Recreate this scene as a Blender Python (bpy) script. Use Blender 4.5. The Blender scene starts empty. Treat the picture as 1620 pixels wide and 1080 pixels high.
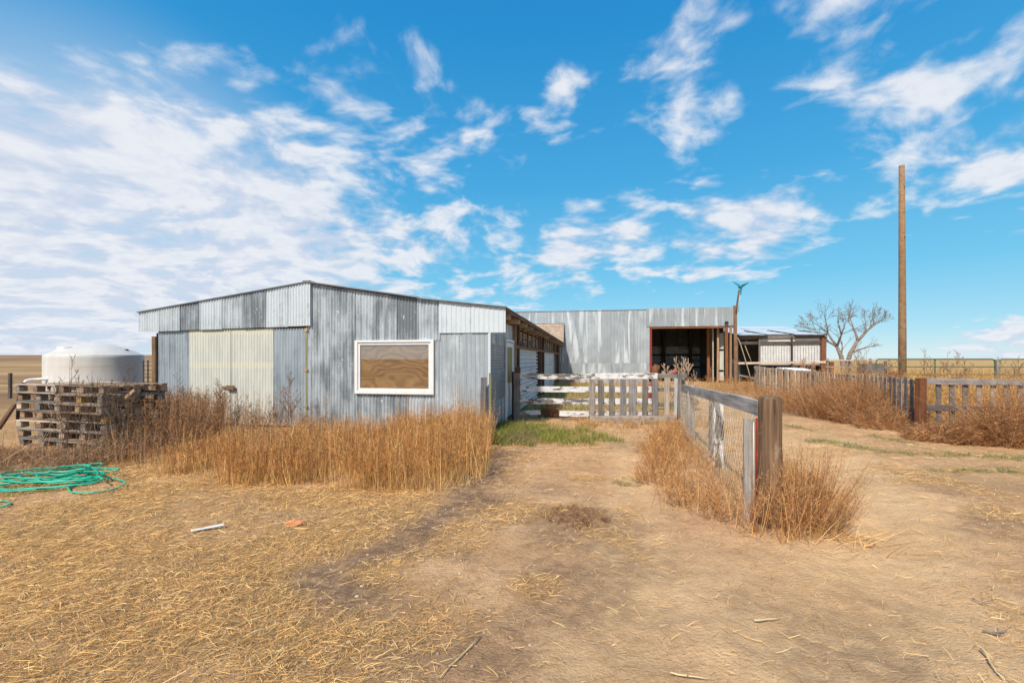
import bpy, math, random
import numpy as np
from mathutils import Vector, Matrix

random.seed(7)
rng = np.random.default_rng(7)
sc = bpy.context.scene
C = sc.collection
R = math.radians

# ------------------------------------------------------------------ camera
F, HOR, EYE = 720.0, 568.0, 1.63
cam_d = bpy.data.cameras.new('camera')
cam_d.sensor_width = 36.0
cam_d.lens = 36.0 * F / 1620.0
cam_d.shift_y = (HOR - 540.0) / 1620.0
cam_d.clip_start = 0.05
cam_d.clip_end = 9000
cam = bpy.data.objects.new('camera', cam_d)
cam.location = (0, 0, EYE)
cam.rotation_euler = (R(90), 0, 0)
C.objects.link(cam)
sc.camera = cam

# ------------------------------------------------------------------ light
SUN_AZ, SUN_EL = R(-153), R(47)          # azimuth clockwise from +Y (view direction)
sun_dir = Vector((math.sin(SUN_AZ) * math.cos(SUN_EL), math.cos(SUN_AZ) * math.cos(SUN_EL), math.sin(SUN_EL)))
ld = bpy.data.lights.new('sun', 'SUN')
ld.energy = 3.7
ld.angle = R(3.0)
ld.color = (1.0, 0.90, 0.77)
sun = bpy.data.objects.new('sun', ld)
sun.rotation_euler = (-sun_dir).to_track_quat('-Z', 'Y').to_euler()
C.objects.link(sun)
sc.view_settings.view_transform = 'Standard'
sc.view_settings.look = 'None'
sc.view_settings.gamma = 1
sc.view_settings.exposure = 0.5
sc.view_settings.use_curve_mapping = False


class NT:
    """small helper to write node trees"""
    def __init__(self, tree):
        self.t = tree
        self.n = tree.nodes
        self.l = tree.links

    def node(self, typ, **kw):
        n = self.n.new(typ)
        for k, v in kw.items():
            setattr(n, k, v)
        return n

    def put(self, sock, val):
        if hasattr(val, 'is_output') or hasattr(val, 'links'):
            self.l.new(val, sock)
        else:
            if sock.type == 'RGBA' and hasattr(val, '__len__') and len(val) == 3:
                val = (*val, 1)
            sock.default_value = val

    def math(self, op, a, b=0.0, c=0.0, clamp=False):
        n = self.node('ShaderNodeMath', operation=op, use_clamp=clamp)
        self.put(n.inputs[0], a); self.put(n.inputs[1], b); self.put(n.inputs[2], c)
        return n.outputs[0]

    def vmath(self, op, a, b=(0, 0, 0)):
        n = self.node('ShaderNodeVectorMath', operation=op)
        self.put(n.inputs[0], a)
        if op == 'SCALE':
            self.put(n.inputs['Scale'], b)
        else:
            self.put(n.inputs[1], b)
        return n.outputs['Value'] if op in ('DOT_PRODUCT', 'LENGTH') else n.outputs[0]

    def mix(self, f, a, b, blend='MIX'):
        n = self.node('ShaderNodeMix', data_type='RGBA', blend_type=blend)
        self.put(n.inputs[0], f); self.put(n.inputs[6], a); self.put(n.inputs[7], b)
        return n.outputs[2]

    def noise(self, vec, scale=5, detail=4, rough=0.55, dist=0.0, color=False):
        n = self.node('ShaderNodeTexNoise')
        if vec is not None:
            self.l.new(vec, n.inputs['Vector'])
        n.inputs['Scale'].default_value = scale
        n.inputs['Detail'].default_value = detail
        n.inputs['Roughness'].default_value = rough
        n.inputs['Distortion'].default_value = dist
        return n.outputs[1] if color else n.outputs[0]

    def ramp(self, f, lo, hi, a=0.0, b=1.0, smooth=True):
        n = self.node('ShaderNodeMapRange', interpolation_type='SMOOTHSTEP' if smooth else 'LINEAR')
        n.clamp = True
        self.put(n.inputs[0], f)
        for i, v in enumerate((lo, hi, a, b)):
            self.put(n.inputs[i + 1], v)
        return n.outputs[0]

    def mapping(self, vec, scale=(1, 1, 1), loc=(0, 0, 0)):
        n = self.node('ShaderNodeMapping')
        self.l.new(vec, n.inputs[0])
        n.inputs['Scale'].default_value = scale
        self.put(n.inputs['Location'], loc)
        return n.outputs[0]


# ------------------------------------------------------------------ sky
world = bpy.data.worlds.new('World')
sc.world = world
world.use_nodes = True
world.node_tree.nodes.clear()
W = NT(world.node_tree)
sky = W.node('ShaderNodeTexSky', sky_type='NISHITA')
sky.sun_disc = False
sky.sun_elevation = SUN_EL
sky.sun_rotation = SUN_AZ
sky.altitude = 1600
sky.air_density = 1.0
sky.dust_density = 0.6
sky.ozone_density = 2.0
tc = W.node('ShaderNodeTexCoord').outputs['Generated']
dirv = W.vmath('NORMALIZE', tc)
sep = W.node('ShaderNodeSeparateXYZ')
W.l.new(dirv, sep.inputs[0])
zz = W.math('MAXIMUM', sep.outputs[2], 0.0)
hs = W.node('ShaderNodeHueSaturation')
hs.inputs['Hue'].default_value = 0.477
hs.inputs['Saturation'].default_value = 1.38
hs.inputs['Value'].default_value = 1.0
W.l.new(sky.outputs[0], hs.inputs['Color'])
blue = W.mix(1.0, hs.outputs[0], (1.0, 1.0, 1.0), 'MULTIPLY')
gr = W.node('ShaderNodeValToRGB')
W.l.new(zz, gr.inputs[0])
stops = [(0.0, (.42, .55, .62)), (.05, (.27, .48, .60)), (.16, (.135, .41, .60)), (.35, (.055, .30, .565)), (.58, (.020, .215, .50)), (1.0, (.012, .13, .36))]
while len(gr.color_ramp.elements) < len(stops): gr.color_ramp.elements.new(.5)
for e_, (p_, c_) in zip(gr.color_ramp.elements, stops):
    e_.position = p_; e_.color = (*c_, 1)
blue = W.mix(0.82, blue, W.vmath('SCALE', gr.outputs[0], 10.0))
den = W.math('ADD', zz, 0.22)
cb = W.node('ShaderNodeCombineXYZ')
W.put(cb.inputs[0], W.math('DIVIDE', sep.outputs[0], den))
W.put(cb.inputs[1], W.math('DIVIDE', sep.outputs[1], den))
cp = cb.outputs[0]
warp = W.noise(cp, 0.9, 2, 0.5, color=True)
cpw = W.vmath('ADD', cp, W.vmath('SCALE', W.vmath('SUBTRACT', warp, (0.5, 0.5, 0.5)), 0.55))
n_big = W.noise(cpw, 1.3, 5, 0.55)
n_puff = W.noise(cpw, 5.2, 3, 0.5, 0.15)
n_fine = W.noise(cpw, 15.0, 5, 0.6, 0.3)
nn = W.math('ADD', W.math('MULTIPLY', n_big, 0.33), W.math('ADD', W.math('MULTIPLY', n_puff, 0.48), W.math('MULTIPLY', n_fine, 0.19)))

def px_dir(px, py):
    return Vector((px - 810, F, HOR - py)).normalized()

cover = None
blobs = [  # px, py, angular radius (deg), weight
    (40, 310, 10, .52), (210, 280, 9, .50), (240, 370, 11, .54), (60, 420, 12, .54), (30, 210, 6, .42), (160, 190, 5, .38), (400, 420, 11, .52), (420, 320, 7, .4), (560, 440, 10, .42), (700, 440, 8, .32), (790, 450, 6, .25),
    (330, 170, 6, .42), (300, 110, 3, .2), (470, 230, 6, .36), (540, 290, 6, .34), (600, 190, 7, .28), (560, 110, 5, .30), (640, 110, 4, .26), (700, 250, 7, .27), (780, 240, 6, .22),
    (760, 150, 3.5, .28), (880, 165, 4, .32), (840, 400, 7, .30), (930, 385, 6, .42), (1040, 375, 6, .42), (1140, 370, 5.5, .42), (1230, 352, 5, .42), (640, 330, 9, .35),
    (1060, 130, 6.5, .36), (1110, 180, 5, .30), (960, 215, 4, .22), (1330, 90, 7, .36), (1250, 10, 4, .2), (1370, 130, 5, .3), (1440, 205, 7, .33), (1560, 215, 8, .32),
    (1530, 60, 7, .25), (1600, 150, 6, .2), (1470, 10, 5, .25), (1410, 300, 4, .18), (1560, 560, 3.2, .45), (1610, 562, 3, .4), (1130, 15, 4, .2), (990, 280, 3, .2), (430, 150, 5, .22),
]
for px, py, rad, wt in blobs:
    d = W.vmath('DOT_PRODUCT', dirv, tuple(px_dir(px, py)))
    g = W.ramp(d, math.cos(R(rad * 1.55)), math.cos(R(rad * 0.15)), 0.0, wt)
    cover = g if cover is None else W.math('MAXIMUM', W.math('ADD', W.math('MULTIPLY', cover, 0.35), g), cover)
# behind the camera the broken cloud goes on evenly
back = W.ramp(sep.outputs[1], -0.45, 0.05, 0.44, 0.0)
cover = W.math('ADD', cover, back)
cov = W.math('MINIMUM', cover, 0.62)
lo_t = W.math('SUBTRACT', 0.655, W.math('MULTIPLY', cov, 0.545))
hi_t = W.math('ADD', lo_t, W.math('ADD', 0.145, W.math('MULTIPLY', cov, 0.07)))
cl = W.ramp(nn, lo_t, hi_t)
cl = W.math('MULTIPLY', cl, W.ramp(cover, 0.02, 0.26))
cl = W.math('MULTIPLY', cl, 0.93)
shade = W.ramp(n_fine, 0.35, 0.7)
ccol = W.mix(W.ramp(W.math('ADD', W.math('MULTIPLY', shade, .4), W.math('MULTIPLY', W.ramp(n_puff, .38, .62), .6)), .1, .9), (4.4, 4.9, 5.9), (6.0, 6.15, 6.5))
# pale veil towards the left horizon
veil = W.ramp(W.vmath('DOT_PRODUCT', dirv, tuple(px_dir(150, 480))), math.cos(R(28)), math.cos(R(5)), 0.0, 0.80)
veil = W.math('MULTIPLY', veil, W.ramp(W.noise(W.mapping(cp, (.3, 1, 1)), 1.2, 3, .5), .25, .6, .65, 1.0))
blue = W.mix(veil, blue, (4.5, 5.2, 6.1))
skycol = W.mix(cl, blue, ccol)
bg = W.node('ShaderNodeBackground')
W.l.new(skycol, bg.inputs[0])
bg.inputs[1].default_value = 0.1
out = W.node('ShaderNodeOutputWorld')
W.l.new(bg.outputs[0], out.inputs[0])


# ------------------------------------------------------------------ materials
def new_mat(name):
    m = bpy.data.materials.new(name)
    m.use_nodes = True
    m.node_tree.nodes.clear()
    t = NT(m.node_tree)
    return m, t

def finish(t, col, rough=0.8, metal=0.0, bump=None, bstr=0.3, bdist=0.01, spec=0.3, translucent=0.0, alpha=None):
    p = t.node('ShaderNodeBsdfPrincipled')
    t.put(p.inputs['Base Color'], col)
    t.put(p.inputs['Roughness'], rough)
    t.put(p.inputs['Metallic'], metal)
    p.inputs['Specular IOR Level'].default_value = spec
    if bump is not None:
        b = t.node('ShaderNodeBump')
        b.inputs['Strength'].default_value = bstr
        b.inputs['Distance'].default_value = bdist
        t.l.new(bump, b.inputs['Height'])
        t.l.new(b.outputs[0], p.inputs['Normal'])
    o = t.node('ShaderNodeOutputMaterial')
    sh = p.outputs[0]
    if translucent > 0:
        tr = t.node('ShaderNodeBsdfTranslucent')
        t.put(tr.inputs[0], col)
        mx = t.node('ShaderNodeMixShader')
        mx.inputs[0].default_value = translucent
        t.l.new(sh, mx.inputs[1]); t.l.new(tr.outputs[0], mx.inputs[2])
        sh = mx.outputs[0]
    t.l.new(sh, o.inputs[0])

def obj_coords(t):
    """object coordinates shifted by a random amount per object"""
    oc = t.node('ShaderNodeTexCoord').outputs['Object']
    rnd = t.node('ShaderNodeObjectInfo').outputs['Random']
    sh = t.node('ShaderNodeCombineXYZ')
    t.put(sh.inputs[0], t.math('MULTIPLY', rnd, 37.0)); t.put(sh.inputs[1], t.math('MULTIPLY', rnd, 91.0)); t.put(sh.inputs[2], t.math('MULTIPLY', rnd, 53.0))
    return t.vmath('ADD', oc, sh.outputs[0]), rnd, oc

def galv_mat(name, light, dark, chips=0.5, rough=0.42, metal=0.35, rustiness=0.12, streak=1.0):
    m, t = new_mat(name)
    v, rnd, oc = obj_coords(t)
    tone = t.node('ShaderNodeAttribute', attribute_type='OBJECT', attribute_name='tone').outputs['Fac']
    st = t.noise(t.mapping(v, (9 * streak, 9 * streak, 0.9)), 1.0, 5, 0.6)
    bl = t.noise(v, 1.6, 5, 0.65)
    f = t.math('ADD', t.math('MULTIPLY', st, 0.55), t.math('MULTIPLY', bl, 0.45))
    f = t.ramp(t.math('ADD', f, t.math('MULTIPLY', t.math('SUBTRACT', tone, 0.5), 0.60)), 0.38, 0.64)
    col = t.mix(f, light, dark)
    col = t.mix(t.ramp(t.noise(t.mapping(v, (1, 1, .35)), 6, 6, .7), .55, .72, 0, .45), col, tuple(c * 0.62 for c in dark))
    chip = t.ramp(t.noise(t.mapping(v, (1, 1, .45)), 17, 3, .6), .66, .69)
    chip = t.math('MULTIPLY', chip, t.ramp(t.noise(v, 2.1, 2, .5), .45, .6, 0, chips))
    col = t.mix(chip, col, (0.80, 0.83, 0.85))
    ru = t.ramp(t.noise(t.mapping(v, (3, 3, 1)), 3.2, 6, .7), .66, .80, 0, rustiness)
    col = t.mix(ru, col, (0.20, 0.10, 0.05))
    spang = t.noise(v, 55, 2, .5)
    rg = t.math('ADD', rough, t.math('MULTIPLY', t.math('SUBTRACT', bl, .5), .35))
    finish(t, col, rg, metal, t.math('ADD', t.math('MULTIPLY', bl, 1.0), t.math('MULTIPLY', spang, 0.08)), 0.35, 0.03, 0.4)
    return m

def wood_mat(name, a, b, knots=0.5, paint=None, paint_amt=0.5, rough=0.85, crack=0.55):
    m, t = new_mat(name)
    v, rnd, oc = obj_coords(t)
    g = t.noise(t.mapping(v, (1.2, 26, 26)), 1.0, 5, 0.6, 0.25)
    g2 = t.noise(t.mapping(v, (2.5, 90, 90)), 1.0, 3, 0.6)
    big = t.noise(v, 2.4, 4, 0.6)
    f = t.math('ADD', t.math('MULTIPLY', g, 0.6), t.math('MULTIPLY', big, 0.4))
    col = t.mix(t.ramp(f, .34, .66), a, b)
    # object to object difference
    bc = t.node('ShaderNodeHueSaturation')
    t.put(bc.inputs['Color'], col)
    t.put(bc.inputs['Value'], t.math('ADD', 0.72, t.math('MULTIPLY', rnd, 0.55)))
    col = bc.outputs[0]
    cr = t.ramp(g2, .30, .42, crack, 0.0)
    col = t.mix(cr, col, tuple(c * 0.22 for c in a))
    h = t.math('ADD', g, t.math('MULTIPLY', g2, 0.6))
    if paint is not None:
        pm = t.noise(t.mapping(v, (1.0, 3.0, 3.0)), 3.0, 7, 0.68)
        pm = t.math('ADD', pm, t.math('MULTIPLY', t.math('SUBTRACT', g2, 0.5), 0.22))
        lo = 0.60 - 0.22 * paint_amt
        pf = t.ramp(pm, lo, lo + 0.025)
        stain = t.noise(v, 7, 4, .6)
        pc = t.mix(t.ramp(stain, .4, .75), paint, tuple(c * 0.78 for c in paint))
        col = t.mix(pf, col, pc)
        h = t.math('ADD', h, t.math('MULTIPLY', pf, 0.7))
    finish(t, col, rough, 0, h, 0.5, 0.012, 0.2)
    return m

def plain_mat(name, col, rough=0.7, metal=0.0, var=0.25, scale=6, bstr=0.2, spec=0.3):
    m, t = new_mat(name)
    v, rnd, oc = obj_coords(t)
    n = t.noise(v, scale, 5, .6)
    c = t.mix(t.ramp(n, .3, .7), tuple(x * (1 - var) for x in col), tuple(min(1, x * (1 + var)) for x in col))
    finish(t, c, rough, metal, n, bstr, 0.01, spec)
    return m

def rust_mat(name, a=(0.22, 0.085, 0.035), b=(0.10, 0.05, 0.03), rough=.85):
    m, t = new_mat(name)
    v, rnd, oc = obj_coords(t)
    n = t.noise(v, 7, 6, .65)
    n2 = t.noise(t.mapping(v, (1, 1, .3)), 22, 4, .6)
    c = t.mix(t.ramp(n, .35, .65), a, b)
    c = t.mix(t.ramp(n2, .55, .75, 0, .5), c, tuple(x * 1.7 for x in a))
    finish(t, c, rough, .1, n2, .4, .01)
    return m

def veg_mat(name, tint=(1, 1, 1), trans=0.25, rough=0.75):
    m, t = new_mat(name)
    a = t.node('ShaderNodeAttribute', attribute_name='Col').outputs['Color']
    col = t.mix(1.0, a, tint, 'MULTIPLY')
    finish(t, col, rough, 0, translucent=trans, spec=0.15)
    return m

M = {}
M['galv'] = galv_mat('galvanised_steel', (0.475, 0.53, 0.57), (0.175, 0.20, 0.22), 1.0, metal=.15)
M['galv_light'] = galv_mat('bright_galvanised_steel', (0.56, 0.62, 0.66), (0.33, 0.37, 0.40), 0.5, rustiness=.08, metal=.12)
M['galv_blue'] = galv_mat('bluish_galvanised_steel', (0.34, 0.395, 0.435), (0.20, 0.24, 0.275), 0.25, rustiness=.1, metal=.15)
M['galv_blue2'] = galv_mat('pale_blue_corrugated_steel', (0.44, 0.52, 0.58), (0.24, 0.30, 0.35), 0.1, rustiness=.15, metal=.1)
def streak_mat():
    m, t = new_mat('streaked_old_steel')
    v, rnd, oc = obj_coords(t)
    tone = t.node('ShaderNodeAttribute', attribute_type='OBJECT', attribute_name='tone').outputs['Fac']
    w = t.noise(t.mapping(v, (2.6, 2.6, .30)), 1.0, 5, .62, 0.6)
    b = t.noise(v, 1.3, 5, .6)
    base = t.mix(t.ramp(b, .3, .7), (0.31, 0.345, 0.37), (0.40, 0.44, 0.465))
    base = t.mix(t.ramp(tone, .3, .65, 0, .45), base, (0.23, 0.255, 0.27))
    c = t.mix(t.ramp(w, .50, .66, 0, .75), base, (0.66, 0.70, 0.73))
    c = t.mix(t.ramp(t.noise(t.mapping(v, (7, 7, .25)), 1.0, 4, .6), .60, .72, 0, .4), c, (0.20, 0.21, 0.21))
    c = t.mix(t.ramp(t.noise(v, 3, 6, .7), .64, .76, 0, .35), c, (0.22, 0.15, 0.10))
    finish(t, c, .5, .12, b, .3, .03, .35)
    return m
M['galv_old'] = streak_mat()
M['galv_old2'] = galv_mat('dull_streaked_steel', (0.54, 0.585, 0.61), (0.185, 0.21, 0.225), 0.3, metal=.12, rough=.5, rustiness=.12, streak=.28)
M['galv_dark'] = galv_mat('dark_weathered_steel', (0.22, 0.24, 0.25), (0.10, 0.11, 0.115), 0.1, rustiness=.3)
M['wood_gray'] = wood_mat('weathered_grey_wood', (0.30, 0.265, 0.235), (0.15, 0.13, 0.115))
M['wood_pale'] = wood_mat('pale_weathered_wood', (0.56, 0.46, 0.36), (0.33, 0.26, 0.20))
M['wood_brown'] = wood_mat('brown_wood', (0.26, 0.155, 0.09), (0.11, 0.065, 0.04))
M['wood_tan'] = wood_mat('tan_timber', (0.46, 0.31, 0.19), (0.27, 0.165, 0.095))
M['wood_dark'] = wood_mat('dark_timber', (0.115, 0.095, 0.08), (0.055, 0.045, 0.04))
M['wood_rust'] = wood_mat('reddish_stained_timber', (0.30, 0.12, 0.055), (0.15, 0.06, 0.03))
M['wood_paint'] = wood_mat('peeling_white_painted_wood', (0.27, 0.235, 0.21), (0.14, 0.12, 0.105), paint=(0.66, 0.66, 0.65), paint_amt=0.50)
M['wood_paint2'] = wood_mat('mostly_white_painted_wood', (0.27, 0.235, 0.21), (0.14, 0.12, 0.105), paint=(0.70, 0.70, 0.70), paint_amt=0.86)
M['wood_paint0'] = wood_mat('grey_wood_with_paint_traces', (0.27, 0.25, 0.235), (0.135, 0.12, 0.11), paint=(0.72, 0.72, 0.72), paint_amt=0.12)
M['white_vinyl'] = plain_mat('white_vinyl', (0.70, 0.70, 0.69), .45, 0, .04, 12, .05)
M['white_door'] = plain_mat('white_door_paint', (0.72, 0.74, 0.76), .5, 0, .06, 8, .1)
M['rust'] = rust_mat('rusted_steel')
M['rust_red'] = rust_mat('red_painted_rusting_steel', (0.30, 0.035, 0.022), (0.15, 0.04, 0.025))
M['dark_metal'] = plain_mat('dark_metal', (0.045, 0.045, 0.05), .5, .5)
M['wire'] = plain_mat('galvanised_wire', (0.60, 0.50, 0.38), .55, .2)
M['green_paint'] = plain_mat('green_gate_enamel', (0.045, 0.13, 0.075), .45, 0, .2)
M['hose'] = plain_mat('green_hose_rubber', (0.015, 0.40, 0.25), .42, 0, .15, 3, .02, .5)
M['teal'] = plain_mat('teal_enamel', (0.03, 0.22, 0.27), .4, .1, .15)
M['black_rubber'] = plain_mat('black_rubber', (0.02, 0.02, 0.02), .6)
M['bark'] = plain_mat('dead_tree_bark', (0.24, 0.185, 0.155), .95, 0, .35, 9, .6)
M['concrete'] = plain_mat('weathered_log', (0.30, 0.24, 0.19), .9, 0, .3, 9, .5)
M['orange'] = plain_mat('faded_orange_clay', (0.62, 0.24, 0.10), .9, 0, .2, 20, .6)
M['stone'] = plain_mat('dry_clod', (0.42, 0.30, 0.19), .95, 0, .3, 14, .5)
M['pipe_white'] = plain_mat('white_plastic_pipe', (0.78, 0.78, 0.75), .45, 0, .06)
M['white_sheet'] = plain_mat('white_painted_sheet', (0.76, 0.76, 0.75), .6, 0, .10, 4, .1)
M['olive'] = plain_mat('olive_blind', (0.20, 0.21, 0.06), .5, 0, .15)
M['reddish_scrap'] = plain_mat('faded_red_paint', (0.36, 0.12, 0.09), .6, .1, .3)

# pole (long vertical cracks)
def pole_mat():
    m, t = new_mat('cracked_pole_wood')
    v, rnd, oc = obj_coords(t)
    g = t.noise(t.mapping(v, (14, 14, .8)), 1.0, 6, .65, .2)
    g2 = t.noise(t.mapping(v, (48, 48, 1.6)), 1.0, 4, .6)
    c = t.mix(t.ramp(g, .35, .65), (0.25, 0.155, 0.09), (0.085, 0.052, 0.033))
    c = t.mix(t.ramp(g2, .32, .44, .8, 0), c, (0.035, 0.022, 0.014))
    c = t.mix(t.ramp(t.noise(v, 5, 3, .5), .62, .72, 0, .5), c, (.42, .33, .24))
    finish(t, c, .85, 0, t.math('ADD', g, g2), .7, .02, .2)
    return m
M['pole'] = pole_mat()
M['pole_tan'] = wood_mat('tan_utility_pole_wood', (0.46, 0.28, 0.15), (0.24, 0.14, 0.075))
M['wood_pale2'] = M['wood_pale']
M['wood_tan2'] = wood_mat('dusty_tan_wood', (0.52, 0.38, 0.27), (0.32, 0.225, 0.155))
M['wood_ochre'] = wood_mat('ochre_wood', (0.46, 0.26, 0.07), (0.30, 0.16, 0.05))
M['wood_gray2'] = wood_mat('dark_weathered_grey_wood', (0.29, 0.265, 0.255), (0.14, 0.128, 0.125))
M['wood_cream'] = wood_mat('sun_bleached_picket_wood', (0.68, 0.55, 0.42), (0.42, 0.32, 0.235))
M['wood_tan3'] = wood_mat('brown_pallet_wood', (0.36, 0.25, 0.17), (0.19, 0.125, 0.085))
M['wood_silver'] = wood_mat('silvery_new_slat', (0.52, 0.50, 0.49), (0.36, 0.34, 0.33))
M['wood_silver2'] = wood_mat('silver_grey_board', (0.58, 0.54, 0.50), (0.25, 0.235, 0.22))
M['wood_dark2'] = wood_mat('slate_dark_wood', (0.155, 0.145, 0.15), (0.08, 0.075, 0.08))
M['wood_moss'] = wood_mat('mossy_stake_wood', (0.26, 0.25, 0.12), (0.15, 0.14, 0.07))
M['wood_paint3'] = wood_mat('dark_post_with_white_paint', (0.17, 0.16, 0.155), (0.09, 0.085, 0.08), paint=(0.75, 0.75, 0.74), paint_amt=0.45)
M['straw_wood'] = plain_mat('pale_stalk', (0.66, 0.50, 0.27), .8, 0, .15, 9, .1)

def cream_mat():
    m, t = new_mat('cream_fibreglass')
    v, rnd, oc = obj_coords(t)
    s2 = t.node('ShaderNodeSeparateXYZ'); t.l.new(oc, s2.inputs[0])
    z = s2.outputs[2]
    n = t.noise(t.mapping(v, (8, 8, 1.2)), 1, 5, .6)
    c = t.mix(t.ramp(n, .3, .7), (0.58, 0.585, 0.52), (0.47, 0.48, 0.44))
    # cross rails of the door leaf show through the sheet
    band = t.math('MAXIMUM', t.ramp(t.math('ABSOLUTE', t.math('SUBTRACT', z, 1.44)), .05, .085, 1, 0), t.ramp(z, 2.16, 2.2))
    c = t.mix(t.math('MULTIPLY', band, .7), c, (0.60, 0.585, 0.46))
    c = t.mix(t.ramp(t.noise(v, 3, 5, .65), .60, .8, 0, .4), c, (.36, .37, .30))
    finish(t, c, .5, 0, n, .15, .01, .35)
    return m
M['cream'] = cream_mat()

def ply_mat():
    m, t = new_mat('plywood')
    v, rnd, oc = obj_coords(t)
    d = t.noise(t.mapping(v, (.8, 1, 2.0)), 1.3, 2, .5, 0.3)
    w = t.node('ShaderNodeTexWave', wave_type='BANDS', bands_direction='Z')
    t.l.new(t.vmath('ADD', t.mapping(oc, (.35, 1, 1)), t.vmath('SCALE', t.noise(t.mapping(oc, (1.2, 1, 2.2)), 1.2, 2, .5, 0, True), .9)), w.inputs[0])
    w.inputs['Scale'].default_value = 2.0; w.inputs['Distortion'].default_value = 1.2; w.inputs['Detail'].default_value = 3
    c = t.mix(w.outputs['Fac'], (0.40, 0.20, 0.068), (0.20, 0.09, 0.028))
    vo = t.node('ShaderNodeTexVoronoi'); t.l.new(t.mapping(v, (3.2, 3.2, 5)), vo.inputs[0]); vo.inputs['Scale'].default_value = 1.0
    c = t.mix(t.ramp(vo.outputs[0], .06, .16, .75, 0), c, (.10, .045, .02))
    c = t.mix(t.ramp(d, .4, .7, 0, .3), c, (.45, .28, .13))
    finish(t, c, .6, 0, w.outputs['Fac'], .1, .005, .3)
    return m
M['plywood'] = ply_mat()

def glass_mat():
    m, t = new_mat('window_glass')
    tr = t.node('ShaderNodeBsdfTransparent')
    tr.inputs[0].default_value = (.96, .97, .96, 1)
    gl = t.node('ShaderNodeBsdfGlossy')
    gl.inputs['Roughness'].default_value = 0.015
    mx = t.node('ShaderNodeMixShader')
    mx.inputs[0].default_value = 0.17
    t.l.new(tr.outputs[0], mx.inputs[1]); t.l.new(gl.outputs[0], mx.inputs[2])
    o = t.node('ShaderNodeOutputMaterial'); t.l.new(mx.outputs[0], o.inputs[0])
    return m
M['glass'] = glass_mat()

def tank_mat():
    m, t = new_mat('white_polyethylene_tank')
    v, rnd, oc = obj_coords(t)
    s2 = t.node('ShaderNodeSeparateXYZ'); t.l.new(oc, s2.inputs[0])
    z = s2.outputs[2]
    n = t.noise(t.mapping(v, (2, 2, .4)), 2, 5, .6)
    c = t.mix(t.ramp(n, .35, .75), (0.60, 0.585, 0.55), (0.54, 0.515, 0.475))
    # tide line stain
    line = t.ramp(t.math('ABSOLUTE', t.math('SUBTRACT', z, t.math('ADD', 1.40, t.math('MULTIPLY', t.noise(v, 3, 3, .5), .05)))), .0, .055, 1, 0)
    below = t.math('MULTIPLY', t.ramp(z, 1.15, 1.42), t.ramp(z, 1.43, 1.40))
    k = t.math('MULTIPLY', t.math('MAXIMUM', line, t.math('MULTIPLY', below, .5)), t.ramp(t.noise(t.mapping(v, (1, 1, .2)), 1.1, 2, .5), .45, .56, 0, .55))
    c = t.mix(k, c, (.48, .37, .21))
    finish(t, c, .45, 0, n, .05, .01, .35)
    return m
M['tank'] = tank_mat()

def shingle_mat():
    m, t = new_mat('brown_shingle')
    v, rnd, oc = obj_coords(t)
    n = t.noise(v, 5, 5, .7)
    c = t.mix(t.ramp(n, .3, .7), (0.50, 0.39, 0.30), (0.32, 0.24, 0.18))
    finish(t, c, .9, 0, n, .4, .01)
    return m
M['shingle'] = shingle_mat()
M['straw'] = veg_mat('dry_straw', (1.22, 1.12, .95), trans=.2)
M['drygrass'] = veg_mat('dry_grass', (1.22, 1.22, 1.1), trans=.3)
M['greengrass'] = veg_mat('green_grass', (1.35, 1.35, 1.0), trans=.35)
M['weed'] = veg_mat('dry_weed', (1.02, .95, .86), trans=.12)

# ------------------------------------------------------------------ small maths
def fade(a, b, x):
    t = np.clip((x - a) / (b - a), 0, 1)
    return t * t * (3 - 2 * t)

_lat = np.random.default_rng(3).random((256, 256))
def vnoise(x, y, seed=0):
    x = np.asarray(x, float) + seed * 17.31; y = np.asarray(y, float) + seed * 9.77
    xi = np.floor(x).astype(int); yi = np.floor(y).astype(int)
    fx = x - xi; fy = y - yi
    fx = fx * fx * (3 - 2 * fx); fy = fy * fy * (3 - 2 * fy)
    a = _lat[xi & 255, yi & 255]; b = _lat[(xi + 1) & 255, yi & 255]
    c = _lat[xi & 255, (yi + 1) & 255]; d = _lat[(xi + 1) & 255, (yi + 1) & 255]
    return (a * (1 - fx) + b * fx) * (1 - fy) + (c * (1 - fx) + d * fx) * fy

def fbm(x, y, s, o=4, seed=0, g=.5):
    r = 0; amp = 1; tot = 0
    for i in range(o):
        r = r + amp * vnoise(x / s, y / s, seed + i * 3); tot += amp
        amp *= g; s = s / 2.03
    return r / tot

def GP(px, py, h=0.0):
    """point at height h seen at pixel px, py of the photograph (below the horizon)"""
    y = F * (EYE - h) / (py - HOR)
    return ((px - 810) / F * y, y)

def AT(px, py, y):
    return Vector(((px - 810) / F * y, y, EYE + (HOR - py) / F * y))

def seg_dist(x, y, pts):
    best = np.full(np.shape(x), 1e9)
    for (ax, ay), (bx, by) in zip(pts[:-1], pts[1:]):
        dx, dy = bx - ax, by - ay
        t = np.clip(((x - ax) * dx + (y - ay) * dy) / (dx * dx + dy * dy), 0, 1)
        best = np.minimum(best, np.hypot(x - ax - t * dx, y - ay - t * dy))
    return best

def ppath(*p):
    return [GP(a, b) for a, b in p]

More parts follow.
